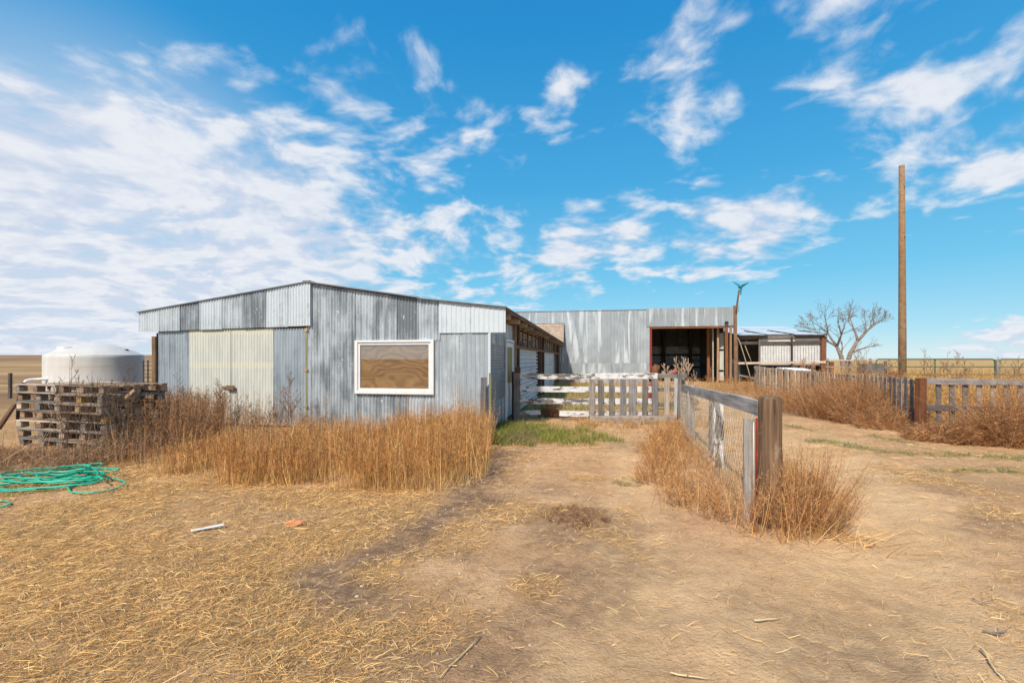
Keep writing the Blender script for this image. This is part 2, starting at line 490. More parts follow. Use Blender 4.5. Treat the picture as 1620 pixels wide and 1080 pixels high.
TRACK_L = ppath((985, 690), (1000, 740), (1005, 800), (1010, 900), (960, 1080))
TRACK_R = ppath((1270, 690), (1330, 760), (1390, 850), (1430, 950), (1330, 1080))
TRACK_X = ppath((1000, 950), (1180, 940), (1400, 900))
DARK = ppath((800, 715), (735, 790), (640, 860), (500, 905), (560, 945))  # dark soil band with the tall grass's shadow painted into it
GREENS = [(ppath((800, 676), (850, 682), (915, 692)), 1.0), (ppath((795, 690), (815, 700)), .5), (ppath((830, 650), (900, 648), (930, 640)), 1.2), (ppath((1285, 697), (1370, 712), (1430, 716)), .35),
          (ppath((1440, 716), (1540, 722), (1620, 724)), .35), (ppath((1480, 742), (1620, 748)), .22), (ppath((1262, 676), (1290, 680)), .4), (ppath((1380, 690), (1440, 700)), .2), (ppath((980, 764), (1010, 762)), .14)]

def m_straw(x, y):
    bl = ppath((840, 690), (745, 775), (610, 850), (560, 910), (650, 1000), (560, 1080))
    bx = np.interp(-np.asarray(y), [-p[1] for p in bl], [p[0] for p in bl])
    s = fade(0.7, -0.6, x - bx + (fbm(x, y, .9, 3, 5) - .5) * 1.6)
    s = s * (0.22 + 0.78 * fade(.34, .58, fbm(x * .8, y, .8, 5, 8)))
    # a little of it in drifts elsewhere
    d = fade(.57, .72, fbm(x, y, .7, 4, 12)) * .55
    side = fade(4.3, 6.5, x) * .45
    s = np.maximum(s, np.maximum(d * fade(.25, .8, seg_dist(x, y, TRACK_R)), side * fade(.40, .6, fbm(x, y, .8, 3, 31))))
    return np.clip(s * fade(.1, .6, seg_dist(x, y, DARK) / .55 + .0), 0, 1)

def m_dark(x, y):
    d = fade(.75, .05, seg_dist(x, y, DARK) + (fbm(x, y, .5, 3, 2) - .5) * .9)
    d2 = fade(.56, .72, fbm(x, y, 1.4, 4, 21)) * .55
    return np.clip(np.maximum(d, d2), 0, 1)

def m_track(x, y):
    t = np.maximum(fade(.55, .1, seg_dist(x, y, TRACK_L)) * .8, fade(1.15, .35, seg_dist(x, y, TRACK_R) + (fbm(x, y, .8, 3, 15) - .5) * .5))
    t = np.maximum(t, fade(.8, .1, seg_dist(x, y, TRACK_X)) * .7)
    return t * (0.6 + .4 * fade(.3, .6, fbm(x, y, .6, 3, 14)))

def m_green(x, y):
    g = 0
    for pts, r in GREENS:
        g = np.maximum(g, fade(r, r * .2, seg_dist(x, y, pts) + (fbm(x, y, .35, 3, 4) - .5) * r * 1.4))
    return np.clip(g * fade(.30, .5, fbm(x, y, .3, 3, 44)), 0, 1)

def ground_h(x, y):
    x = np.asarray(x, float); y = np.asarray(y, float)
    near = fade(40, 12, np.hypot(x, y))
    h = ((fbm(x, y, 1.3, 3, 1) - .5) * .075 + (fbm(x, y, .30, 3, 9) - .5) * .055 + (fbm(x, y, .11, 2, 19) - .5) * .022) * near
    h = h - .03 * fade(.35, .05, seg_dist(x, y, TRACK_R)) * near - .02 * fade(.3, .05, seg_dist(x, y, TRACK_L)) * near
    hill = 5.3 * fade(40, 430, y) * fade(-50, -260, x) * (1 + .05 * np.sin(x / 90))
    hill = hill * fade(1500, 500, y)
    roll = (fbm(x, y, 160, 2, 6) - .5) * .8 * fade(60, 300, np.hypot(x, y))
    return h + hill + roll

# ------------------------------------------------------------------ mesh helpers
def fast_mesh(name, verts, tris, cols=None, mat=None, smooth=False):
    verts = np.ascontiguousarray(verts, dtype=np.float32); tris = np.ascontiguousarray(tris, dtype=np.int32)
    me = bpy.data.meshes.new(name)
    me.vertices.add(len(verts)); me.vertices.foreach_set('co', verts.ravel())
    me.loops.add(tris.size); me.loops.foreach_set('vertex_index', tris.ravel())
    me.polygons.add(len(tris))
    k = tris.shape[1]
    me.polygons.foreach_set('loop_start', np.arange(0, tris.size, k, dtype=np.int32))
    me.polygons.foreach_set('loop_total', np.full(len(tris), k, dtype=np.int32))
    me.update(calc_edges=True)
    if cols is not None:
        a = me.color_attributes.new('Col', 'FLOAT_COLOR', 'POINT')
        c4 = np.ones((len(verts), 4), np.float32); c4[:, :3] = cols
        a.data.foreach_set('color', c4.ravel())
    if smooth:
        me.polygons.foreach_set('use_smooth', np.ones(len(tris), bool))
    if mat:
        me.materials.append(mat)
    return me

def link(name, me, parent=None, label=None, cat=None, group=None, kind=None):
    o = bpy.data.objects.new(name, me)
    C.objects.link(o)
    if parent is not None:
        o.parent = parent
    if label: o['label'] = label
    if cat: o['category'] = cat
    if group: o['group'] = group
    if kind: o['kind'] = kind
    return o

def thing(name, label, cat, loc=(0, 0, 0), rz=0.0, group=None):
    o = link(name, None, None, label, cat, group)
    o.location = loc
    o.rotation_euler = (0, 0, rz)
    return o

def local_of(o, p):
    m = Matrix.Translation(o.location) @ Matrix.Rotation(o.rotation_euler[2], 4, 'Z')
    return m.inverted() @ Vector(p)

def ray_local(o, px, py, axis, val):
    """where the sight line of a pixel meets the plane (axis = val) of o's own frame"""
    a = local_of(o, (0, 0, EYE)); b = local_of(o, (((px - 810) / F), 1.0, EYE + (HOR - py) / F))
    d = b - a
    k = (val - a[axis]) / d[axis]
    return a + d * k

def frame(p, ux, uz):
    ux = Vector(ux).normalized(); uz = Vector(uz); uz = (uz - ux * uz.dot(ux)).normalized(); uy = uz.cross(ux)
    m = Matrix((ux, uy, uz)).transposed().to_4x4()
    m.translation = Vector(p)
    return m

_cache = {}
def box_mesh(L, w, t, mat, variant=0, rag=0.0, seg=3, name='board'):
    key = (round(L, 3), round(w, 3), round(t, 3), mat.name, variant, round(rag, 3), seg)
    if key in _cache:
        return _cache[key]
    r = random.Random(variant * 131 + int(L * 1000))
    v, f = [], []
    b = min(w, t) * .10
    prof = [(-w/2 + b, -t/2), (w/2 - b, -t/2), (w/2, -t/2 + b), (w/2, t/2 - b), (w/2 - b, t/2), (-w/2 + b, t/2), (-w/2, t/2 - b), (-w/2, -t/2 + b)]
    for i in range(seg + 1):
        x = L * i / seg
        jy = r.uniform(-1, 1) * w * .035; jz = r.uniform(-1, 1) * t * .06; sw = 1 + r.uniform(-.05, .03)
        for (y, z) in prof:
            e = 0
            if rag and i in (0, seg):
                e = r.uniform(-1, 1) * rag
            v.append((x + e, y * sw + jy, z + jz))
    n = 8
    for i in range(seg):
        for j in range(n):
            f.append((i*n+j, i*n+(j+1) % n, (i+1)*n+(j+1) % n, (i+1)*n+j))
    f.append(tuple(range(n))[::-1]); f.append(tuple(range(seg*n, seg*n+n)))
    f = [q[::-1] for q in f]
    me = bpy.data.meshes.new(name)
    me.from_pydata(v, [], f); me.materials.append(mat); me.update()
    _cache[key] = me
    return me

_bv = [0]
def board(name, parent, p0, p1, w, t, mat, up=(0, 0, 1), rag=0.0, variant=None, seg=3, **kw):
    """timber from p0 to p1; w is measured along 'up', t across it"""
    p0 = Vector(p0); p1 = Vector(p1)
    if variant is None:
        _bv[0] += 1; variant = _bv[0] % 7
    me = box_mesh((p1 - p0).length, w, t, mat if not isinstance(mat, str) else M[mat], variant, rag, seg, name)
    o = link(name, me, parent, **kw)
    ux = (p1 - p0).normalized(); upv = Vector(up)
    if abs(ux.dot(upv.normalized())) > .97:
        upv = Vector((1, 0, 0))
    uy = (upv - ux * upv.dot(ux)).normalized()
    uz = ux.cross(uy)
    m = Matrix((ux, uy, uz)).transposed().to_4x4(); m.translation = p0
    o.matrix_basis = m
    return o

def sheet(name, parent, p, ux, uz, Wd, H, mat, pitch=.076, amp=.014, style='wave', top=None, bot=None, rows=1, tone=.5, across=False, warp=.004, **kw):
    """profiled metal sheet in its own frame: x runs across, z up. top(x)/bot(x) shape the ends. across=True: ribs run along x."""
    me_v, me_f = [], []
    rr = random.Random(len(bpy.data.objects))
    if across:
        nz = max(2, int(H / pitch * 4)); nx = max(1, int(Wd / 1.2))
        grid = []
        for j in range(nz + 1):
            z = H * j / nz
            row = []
            for i in range(nx + 1):
                x = Wd * i / nx
                y = amp * math.cos(2 * math.pi * z / pitch) + warp * math.sin(x * 2 + z * 3)
                row.append(len(me_v)); me_v.append((x, y, z))
            grid.append(row)
        for j in range(nz):
            for i in range(nx):
                me_f.append((grid[j][i], grid[j][i+1], grid[j+1][i+1], grid[j+1][i]))
    else:
        if style == 'wave':
            nx = max(2, int(Wd / pitch * 6)); xs = [(Wd * i / nx) for i in range(nx + 1)]
            ys = [amp * math.cos(2 * math.pi * x / pitch) for x in xs]
        else:
            xs, ys = [0.0], [0.0]
            c = pitch / 2
            while c < Wd - .02:
                for dx, yy in ((-.018, 0), (-.010, amp), (.010, amp), (.018, 0)):
                    xs.append(c + dx); ys.append(yy)
                c += pitch
            xs.append(Wd); ys.append(0)
        cols = []
        for x, y in zip(xs, ys):
            z0 = bot(x) if bot else 0.0
            z1 = top(x) if top else H
            col = []
            for j in range(rows + 1):
                z = z0 + (z1 - z0) * j / rows
                yy = -y + warp * math.sin(x * 5 + z * 2.1 + p[0])
                col.append(len(me_v)); me_v.append((x, yy, z))
            cols.append(col)
        for a, b in zip(cols[:-1], cols[1:]):
            for j in range(rows):
                me_f.append((a[j], b[j], b[j+1], a[j+1]))
    me = bpy.data.meshes.new(name)
    me.from_pydata(me_v, [], me_f)
    me.materials.append(M[mat] if isinstance(mat, str) else mat)
    if style == 'wave':
        me.polygons.foreach_set('use_smooth', [True] * len(me.polygons))
    me.update()
    o = link(name, me, parent, **kw)
    o['tone'] = float(tone)
    o.matrix_basis = frame(p, ux, uz)
    return o

def tube_arrays(pts, rad, sides=6):
    pts = np.asarray(pts, float); n = len(pts)
    rad = np.broadcast_to(np.asarray(rad, float), (n,))
    tan = np.gradient(pts, axis=0); tan /= np.linalg.norm(tan, axis=1)[:, None] + 1e-9
    ref = np.array([0, 0, 1.0]) if abs(tan[0][2]) < .9 else np.array([1.0, 0, 0])
    v = []
    u = np.cross(tan[0], ref); u /= np.linalg.norm(u) + 1e-9
    for i in range(n):
        u = u - tan[i] * np.dot(u, tan[i]); u /= np.linalg.norm(u) + 1e-9
        w = np.cross(tan[i], u)
        for k in range(sides):
            a = 2 * math.pi * k / sides
            v.append(pts[i] + rad[i] * (math.cos(a) * u + math.sin(a) * w))
    f = []
    for i in range(n - 1):
        for k in range(sides):
            a, b = i*sides+k, i*sides+(k+1) % sides
            f.append((a, b, b+sides)); f.append((a, b+sides, a+sides))
    for k in range(1, sides - 1):
        f.append((0, k+1, k)); e = (n-1)*sides; f.append((e, e+k, e+k+1))
    return np.array(v), np.array(f)

def join_arrays(lst):
    vs, fs, off = [], [], 0
    for v, f in lst:
        vs.append(v); fs.append(f + off); off += len(v)
    return np.concatenate(vs), np.concatenate(fs)

def tube(name, parent, pts, rad, mat, sides=8, **kw):
    v, f = tube_arrays(pts, rad, sides)
    return link(name, fast_mesh(name, v, f, None, M[mat], True), parent, **kw)

def tubes(name, parent, lists, mat, sides=4, **kw):
    v, f = join_arrays([tube_arrays(p, r, sides) for p, r in lists])
    return link(name, fast_mesh(name, v, f, None, M[mat], True), parent, **kw)

def lathe(name, parent, prof, mat, seg=48, loc=(0, 0, 0), **kw):
    v, f = [], []
    for r, z in prof:
        for k in range(seg):
            a = 2 * math.pi * k / seg
            v.append((r * math.cos(a), r * math.sin(a), z))
    for i in range(len(prof) - 1):
        for k in range(seg):
            a, b = i*seg+k, i*seg+(k+1) % seg
            f.append((a, b, b+seg, a+seg))
    me = fast_mesh(name, np.array(v), np.array(f), None, M[mat], True)
    o = link(name, me, parent, **kw); o.location = loc
    return o

# ribbons: N curved tapered blades
def ribbons(base, tip, bend, width, K=4, twist=None, taper=1.0):
    """base, tip (N,3); bend (N,3) sideways bulge; width (N,)"""
    N = len(base)
    t = np.linspace(0, 1, K)[None, :, None]
    p = base[:, None, :] * (1 - t) + tip[:, None, :] * t + bend[:, None, :] * (t * (1 - t) * 4 * .25 + t * t * .35)
    d = tip - base; d /= np.linalg.norm(d, axis=1)[:, None] + 1e-9
    rnd = rng.normal(size=(N, 3))
    s = np.cross(d, rnd); s /= np.linalg.norm(s, axis=1)[:, None] + 1e-9
    wt = (1 - taper * np.linspace(0, 1, K)[None, :, None] ** 1.6) * .5
    off = s[:, None, :] * width[:, None, None] * wt
    v = np.stack([p - off, p + off], axis=2).reshape(-1, 3)
    i = np.arange(N)[:, None] * K * 2 + np.arange(K - 1)[None, :] * 2
    a = i.ravel()
    tr = np.stack([np.stack([a, a+1, a+3], 1), np.stack([a, a+3, a+2], 1)], 1).reshape(-1, 3)
    return v, tr, K * 2

class Veg:
    def __init__(self): self.v, self.f, self.c, self.o = [], [], [], 0
    def add(self, v, f, per, cols):
        self.v.append(v); self.f.append(f + self.o); self.c.append(np.repeat(cols, per, axis=0)); self.o += len(v)
    def addtube(self, v, f, col):
        self.v.append(v); self.f.append(f + self.o); self.c.append(np.tile(np.array(col)[None, :], (len(v), 1))); self.o += len(v)
    def build(self, name, mat, parent=None, **kw):
        me = fast_mesh(name, np.concatenate(self.v), np.concatenate(self.f), np.concatenate(self.c), M[mat])
        return link(name, me, parent, **kw)

def pal(N, colors, jitter=.30):
    colors = np.array(colors)
    c = colors[rng.integers(0, len(colors), N)]
    return np.clip(c * (1 + rng.normal(size=(N, 1)) * jitter), .01, 1)

STRAW = [(.72, .52, .27), (.66, .46, .22), (.60, .41, .19), (.52, .34, .15), (.70, .52, .28), (.40, .24, .11), (.56, .38, .19)]
GOLD = [(.56, .32, .125), (.62, .39, .165), (.46, .25, .09), (.34, .19, .085), (.68, .48, .25)]
BROWN = [(.30, .18, .10), (.38, .24, .14), (.25, .15, .09), (.46, .31, .19), (.34, .23, .16)]
RUSSET = [(.48, .24, .10), (.40, .20, .09), (.55, .31, .14), (.32, .17, .09), (.60, .38, .20)]
GREEN = [(.13, .20, .04), (.17, .24, .06), (.09, .13, .035), (.24, .24, .09)]

def scatter(x0, x1, y0, y1, n, dens):
    x = rng.uniform(x0, x1, n); y = rng.uniform(y0, y1, n)
    k = rng.random(n) < dens(x, y)
    x, y = x[k], y[k]
    return x, y, ground_h(x, y)

def inview(x, y, m=.06):
    """keep what the picture can show, with a margin to either side"""
    return (np.abs(x / np.maximum(y, .1)) < 1.25 + m) | (y > 9)

# ------------------------------------------------------------------ ground
def axis_vals(lo, hi, step, far, grow=1.16):
    v = list(np.arange(lo, hi + 1e-6, step))
    s = step; a = v[-1]
    while a < far:
        s *= grow; a += s; v.append(a)
    s = step; a = v[0]; pre = []
    while a > -far:
        s *= grow; a -= s; pre.append(a)
    return np.array(pre[::-1] + v)

gx = axis_vals(-8.5, 12, .05, 4200); gy = axis_vals(1.6, 12.5, .05, 4200)
X, Y = np.meshgrid(gx, gy)
Z = ground_h(X, Y)
nx, ny = len(gx), len(gy)
vv = np.stack([X.ravel(), Y.ravel(), Z.ravel()], 1)
ii = (np.arange(ny - 1)[:, None] * nx + np.arange(nx - 1)[None, :]).ravel()
ff = np.stack([ii, ii + 1, ii + nx + 1, ii + nx], 1)
gm = fast_mesh('ground', vv, ff, None, None, True)
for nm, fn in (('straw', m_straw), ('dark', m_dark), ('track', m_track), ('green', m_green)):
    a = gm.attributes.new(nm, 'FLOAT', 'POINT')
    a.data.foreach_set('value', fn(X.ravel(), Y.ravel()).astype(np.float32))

def ground_mat():
    m, t = new_mat('dry_ground')
    pos = t.node('ShaderNodeNewGeometry').outputs['Position']
    att = {k: t.node('ShaderNodeAttribute', attribute_name=k).outputs['Fac'] for k in ('straw', 'dark', 'track', 'green')}
    s2 = t.node('ShaderNodeSeparateXYZ'); t.l.new(pos, s2.inputs[0])
    n1 = t.noise(pos, 1.1, 6, .6); n2 = t.noise(pos, 9, 6, .65); n3 = t.noise(pos, 60, 4, .6)
    n4 = t.noise(t.mapping(pos, (1, 1.5, 1)), 34, 6, .72, .25)
    dirt = t.mix(t.ramp(n1, .35, .65), (0.56, 0.325, 0.165), (0.69, 0.43, 0.235))
    dirt = t.mix(t.ramp(n2, .42, .72, 0, .6), dirt, (0.40, 0.215, 0.105))
    dirt = t.mix(t.ramp(n3, .52, .66, 0, .6), dirt, (0.78, 0.54, 0.31))
    dirt = t.mix(t.ramp(n4, .54, .70, 0, .45), dirt, (0.27, 0.155, 0.085))
    dirt = t.mix(t.math('MULTIPLY', att['track'], t.ramp(n2, .3, .55, .95, .6)), dirt, (0.82, 0.545, 0.29))
    dirt = t.mix(t.math('MULTIPLY', att['dark'], t.ramp(n2, .3, .6, .35, .8)), dirt, (0.165, 0.105, 0.07))  # soil tone and painted grass shadow together
    st = t.mix(t.ramp(n3, .35, .65), (0.58, 0.37, 0.17), (0.27, 0.155, 0.07))
    st = t.mix(t.ramp(t.noise(pos, 3.2, 4, .6), .45, .7), st, (.46, .29, .12))
    col = t.mix(t.math('MULTIPLY', att['straw'], t.ramp(n2, .3, .5, .4, .85)), dirt, st)
    col = t.mix(t.math('MULTIPLY', att['green'], t.ramp(n2, .35, .6, .2, .75)), col, (.12, .14, .045))
    # fields beyond the yard
    dist = t.math('SQRT', t.math('ADD', t.math('POWER', s2.outputs[0], 2.0), t.math('POWER', s2.outputs[1], 2.0)))
    f1 = t.noise(t.mapping(pos, (.012, .05, 1)), 1.0, 5, .6)
    f2 = t.noise(t.mapping(pos, (.05, .35, 1)), 1.0, 5, .65)
    fld = t.mix(t.ramp(f1, .40, .62), (0.235, 0.135, 0.07), (0.44, 0.285, 0.135))
    fld = t.mix(t.ramp(f2, .45, .62, 0, .65), fld, (0.52, 0.36, 0.17))
    fld = t.mix(t.ramp(dist, 130, 340, 0, .6), fld, (0.205, 0.125, 0.08))
    gold = t.mix(t.ramp(f2, .4, .65), (.52, .33, .13), (.40, .24, .10))
    fld = t.mix(t.ramp(s2.outputs[0], -20, 30), fld, gold)
    col = t.mix(t.ramp(dist, 13, 28), col, fld)
    h = t.math('ADD', t.math('MULTIPLY', n2, .9), t.math('ADD', t.math('MULTIPLY', n3, .35), t.math('MULTIPLY', n4, .8)))
    finish(t, col, .95, 0, h, .8, .05, .12)
    return m
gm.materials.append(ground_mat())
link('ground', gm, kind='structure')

# ------------------------------------------------------------------ metal barn
YAW = math.atan2(-125.0, F)
barn = thing('metal_barn', 'low gabled barn clad in grey corrugated steel with white framed window and cream double doors', 'barn', (-.5, 10.0, 0), YAW)
LN = 22.0
def FL(px, py=HOR): return ray_local(barn, px, py, 1, 0.0)
PKX = FL(487).x; LX = FL(224).x; RX = .36
PKZ = 3.43; EZL = 2.80; EZR = 2.75
def roof_z(x):
    if x <= PKX: return EZL + (PKZ - EZL) * (x - LX) / (PKX - LX)
    k = (x - PKX) / (RX - PKX)
    return PKZ + (EZR - PKZ) * k - .035 * math.sin(math.pi * k)
def z_at(px, py): return FL(px, py).z

# dark timber backing inside the cladding
def quad_part(name, parent, pts, mat):
    me = bpy.data.meshes.new(name); me.from_pydata([tuple(p) for p in pts], [], [tuple(range(len(pts)))]); me.materials.append(M[mat])
    return link(name, me, parent)

def slab(name, parent, pts, n, mat, **kw):
    """flat polygon with thickness along vector n"""
    k = len(pts); n = Vector(n)
    v = [Vector(p) for p in pts] + [Vector(p) + n for p in pts]
    f = [tuple(range(k))[::-1], tuple(range(k, 2*k))] + [(i, (i+1) % k, k+(i+1) % k, k+i) for i in range(k)]
    me = bpy.data.meshes.new(name); me.from_pydata([tuple(q) for q in v], [], f); me.materials.append(M[mat] if isinstance(mat, str) else mat); me.update()
    return link(name, me, parent, **kw)

x245 = FL(248).x
slab('wall_frame', barn, [(x245, .12, 0), (-.02, .12, 0), (-.02, .12, 2.68), (PKX, .12, 3.33), (x245, .12, 2.72)], (0, .05, 0), 'wood_dark')

def front_sheets(x0, x1, zb, zt, w, mat, y=0.0, pitch=.076, amp=.014, style='wave', tones=None, lift=0.0, rows=3, parent=None, jag=.0):
    n = max(1, round((x1 - x0) / w)); ww = (x1 - x0) / n
    for i in range(n):
        a = x0 + i * ww
        tn = tones[i % len(tones)] if tones else random.uniform(.25, .75)
        dj = random.uniform(-jag, jag)
        mt = mat if isinstance(mat, str) else mat[i % len(mat)]
        sheet('siding_panel', parent or barn, (a - .012, y - .006 * (i % 2) - lift, 0), (1, 0, 0), (0, 0, 1), ww + .024, 0, mt, pitch, amp, style,
              top=(lambda x, a=a: zt(a + x)) if callable(zt) else (lambda x, zt=zt: zt),
              bot=(lambda x, a=a, dj=dj: zb(a + x) + dj) if callable(zb) else (lambda x, zb=zb, dj=dj: zb + dj), rows=rows, tone=tn)

xd0, xdc, xd1 = FL(251).x, FL(366).x, FL(486).x
zdoor = z_at(366, 519)
zfas_l, zfas_r = z_at(226, 525), z_at(487, 515.5)
def fas_bot(x): return zfas_l + (zfas_r - zfas_l) * (x - LX) / (PKX - LX)
# gable fascia over the doors
front_sheets(LX, PKX + .1, fas_bot, lambda x: roof_z(x) - .005, .62, ['galv_light', 'galv_light', 'galv', 'galv_light', 'galv_light', 'galv'], -.055, tones=[.40, .46, .66, .36, .5, .62, .38, .32], jag=.01)
# full height sheets right of the doors
xw0, xw1 = FL(561).x, FL(689).x
zw0, zw1 = z_at(625, 623), z_at(625, 538)
x695 = FL(696).x
front_sheets(xd1 + .03, xw0, -.02, lambda x: roof_z(x) - .005, .6, 'galv', tones=[.46, .54], rows=6)
front_sheets(xw0, x695, zw1 - .01, lambda x: roof_z(x) - .005, .58, 'galv', tones=[.45, .56, .72], jag=.006)
front_sheets(xw0, xw1, -.02, zw0 + .03, .6, 'galv', tones=[.5, .6, .42], rows=4)
front_sheets(xw1, x695 + .03, -.02, zw1 + .0, .3, 'galv_light', tones=[.6])
# ribbed sheets at the right end
zsplit = z_at(740, 526.5)
front_sheets(x695, RX, zsplit, lambda x: roof_z(x) - .005, .78, 'galv_light', -.03, .11, .010, 'rib', tones=[.28, .22])
front_sheets(x695 + .01, 0.0, -.02, zsplit + .02, .56, 'galv_light', 0, .10, .009, 'rib', tones=[.62, .70], rows=3)
# corner flashing
slab('corner_trim', barn, [(-.02, -.035, 0), (.035, -.035, 0), (.035, -.035, zsplit), (-.02, -.035, zsplit)], (0, .03, 0), 'galv_light')

# doors
for k, (a, b, order) in enumerate(((xd0, xdc - .012, ('galv_blue', 'cream')), (xdc + .012, xd1 - .03, ('cream', 'galv_blue')))):
    fr = slab('door', barn, [(a, .02, .06), (b, .02, .06), (b, .02, zdoor), (a, .02, zdoor)], (0, .05, 0), 'wood_dark')
    m1 = FL(300).x if k == 0 else FL(433).x
    cuts = [(a, m1), (m1, b)]
    for (c0, c1), mt in zip(cuts, order):
        n = 1
        sheet('door_panel', fr, (c0, -.0 - (.008 if mt == 'cream' else 0), .05), (1, 0, 0), (0, 0, 1), c1 - c0, zdoor - .07, mt, .076, .011, rows=3, tone=.45)
board('door_head', barn, (xd0 - .05, -.015, zdoor + .012), (xd1 + .03, -.015, zdoor + .03), .045, .05, 'wood_rust')
board('door_jamb', barn, (xd1 - .005, -.005, 0), (xd1 - .005, -.005, zdoor), .035, .04, 'wood_moss', up=(1, 0, 0))
for pyh in (519, 582, 640):
    z = z_at(486, pyh + 3)
    board('hinge', barn, (xd1 - .04, -.035, z), (xd1 + .03, -.035, z), .07, .02, 'wood_tan')
zl = z_at(362, 612.5)
board('latch', barn, (FL(353).x, -.05, zl + .01), (FL(375).x, -.05, zl - .02), .05, .03, 'wood_brown')
board('latch_block', barn, (FL(362).x, -.075, zl), (FL(374).x, -.075, zl), .11, .03, 'wood_brown')
# posts left of the doors
board('post', barn, (FL(246.5).x, -.02, 0), (FL(246.5).x, -.02, 2.2), .11, .10, 'wood_brown', up=(1, 0, 0))
board('post', barn, (FL(241).x - .03, .25, 0), (FL(241).x - .10, .25, 2.3), .07, .05, 'wood_dark', up=(1, 0, 0))
board('post', barn, (LX + .25, 1.2, 0), (LX + .25, 1.2, 2.6), .10, .10, 'wood_dark', up=(1, 0, 0))

# window
xa, xb = FL(563).x, FL(687.5).x
win = slab('window', barn, [(xa+.11, -.008, zw0+.11), (xb-.11, -.008, zw0+.11), (xb-.11, -.008, zw1-.10), (xa+.11, -.008, zw1-.10)], (0, .012, 0), 'plywood')
def ring(name, parent, x0, x1, z0, z1, w, wt, y, d, mat):
    v = []; f = []
    for yy in (y, y + d):
        for (ix, iz) in ((0, 0), (1, 0), (1, 1), (0, 1)):
            v.append(((x0, x1)[ix], yy, (z0, z1)[iz]))
        for (ix, iz) in ((0, 0), (1, 0), (1, 1), (0, 1)):
            v.append(((x0 + w, x1 - w)[ix], yy, (z0 + w, z1 - wt)[iz]))
    for i in range(4):
        j = (i + 1) % 4
        f += [(i, j, 4+j, 4+i), (8+i, 12+i, 12+j, 8+j), (i, 8+i, 8+j, j), (4+i, 4+j, 12+j, 12+i)]
    me = bpy.data.meshes.new(name); me.from_pydata(v, [], f); me.materials.append(M[mat]); me.update()
    o = link(name, me, parent)
    bv = o.modifiers.new('bevel', 'BEVEL'); bv.width = .006; bv.segments = 2
    return o
ring('outer_frame', win, xa, xb, zw0, zw1, .075, .05, -.07, .085, 'white_vinyl')
ring('sash', win, xa + .077, xb - .077, zw0 + .077, zw1 - .052, .05, .055, -.045, .06, 'white_vinyl')
slab('pane', win, [(xa+.12, -.027, zw0+.12), (xb-.12, -.027, zw0+.12), (xb-.12, -.027, zw1-.10), (xa+.12, -.027, zw1-.10)], (0, .004, 0), 'glass')

# roof sheets with a dark edge
def roof_slab(xl, zl_, xr, zr_, y0, y1, th=.022):
    return slab('roof_panel', barn, [(xl, y0, zl_), (xr, y0, zr_), (xr, y1, zr_), (xl, y1, zl_)], (0, 0, th), 'galv_dark')
ny_ = 9
for i in range(ny_):
    y0 = -.10 + i * (LN + .1) / ny_; y1 = -.10 + (i + 1) * (LN + .1) / ny_ + .0
    roof_slab(LX - .04, EZL + .0 + .002 * (i % 2), PKX, PKZ + .002 * (i % 2), y0, y1)
    xm = FL(662).x
    roof_slab(PKX, PKZ + .004 + .002 * (i % 2), xm, roof_z(xm) + .004 + .002 * (i % 2), y0, y1, .028)
    roof_slab(xm, roof_z(xm) - .012 + .002 * (i % 2), RX + .03, EZR + .0 + .002 * (i % 2), y0, y1, .022)
board('ridge_cap', barn, (PKX, -.09, PKZ + .035), (PKX, LN, PKZ + .035), .18, .02, 'galv_dark', up=(1, 0, 0))

# --- side wall facing the pen
def SL(px, py=HOR): return ray_local(barn, px, py, 0, 0.0)
def side_sheets(y0, y1, z0, z1, mat, pitch, amp, w=2.4, h=.62, x=0.0, tones=(.4, .6)):
    nzr = max(1, round((z1 - z0) / h)); nyr = max(1, round((y1 - y0) / w))
    for a in range(nyr):
        for b in range(nzr):
            ya = y0 + (y1 - y0) * a / nyr; yb = y0 + (y1 - y0) * (a + 1) / nyr
            za = z0 + (z1 - z0) * b / nzr; zb = z0 + (z1 - z0) * (b + 1) / nzr
            sheet('side_panel', barn, (x + .006 * (b % 2), ya, za), (0, 1, 0), (0, 0, 1), yb - ya, zb - za + .02, mat, pitch, amp, across=True, tone=random.choice(tones))
yd0, yd1 = SL(799).y, SL(810.5).y
side_sheets(0, yd0, 0, 2.62, 'galv', .068, .010, h=.66, tones=(.55, .75, .8))
side_sheets(yd0, yd1 + .35, 2.17, 2.70, 'galv', .068, .010)
# entrance door
dr = slab('side_door', barn, [(.02, yd0 + .05, .10), (.02, yd1 - .04, .10), (.02, yd1 - .04, 2.08), (.02, yd0 + .05, 2.08)], (-.05, 0, 0), 'white_door')
slab('door_glass', dr, [(.022, yd0 + .22, 1.0), (.022, yd1 - .22, 1.0), (.022, yd1 - .22, 1.95), (.022, yd0 + .22, 1.95)], (.012, 0, 0), 'olive')
for (za, zb) in ((.22, .52), (.6, .9)):
    slab('door_moulding', dr, [(.022, yd0 + .25, za), (.022, yd1 - .25, za), (.022, yd1 - .25, zb), (.022, yd0 + .25, zb)], (.010, 0, 0), 'white_door')
me = tube('door_knob', dr, [(.02, yd1 - .14, .98), (.08, yd1 - .14, .98)], .03, 'wire')
board('door_trim', barn, (.03, yd0, 0), (.03, yd0, 2.16), .07, .04, 'white_vinyl', up=(0, 1, 0))
board('door_trim', barn, (.03, yd1, 0), (.03, yd1, 2.16), .07, .04, 'white_vinyl', up=(0, 1, 0))
board('door_trim', barn, (.03, yd0 - .035, 2.13), (.03, yd1 + .035, 2.13), .07, .045, 'white_vinyl')
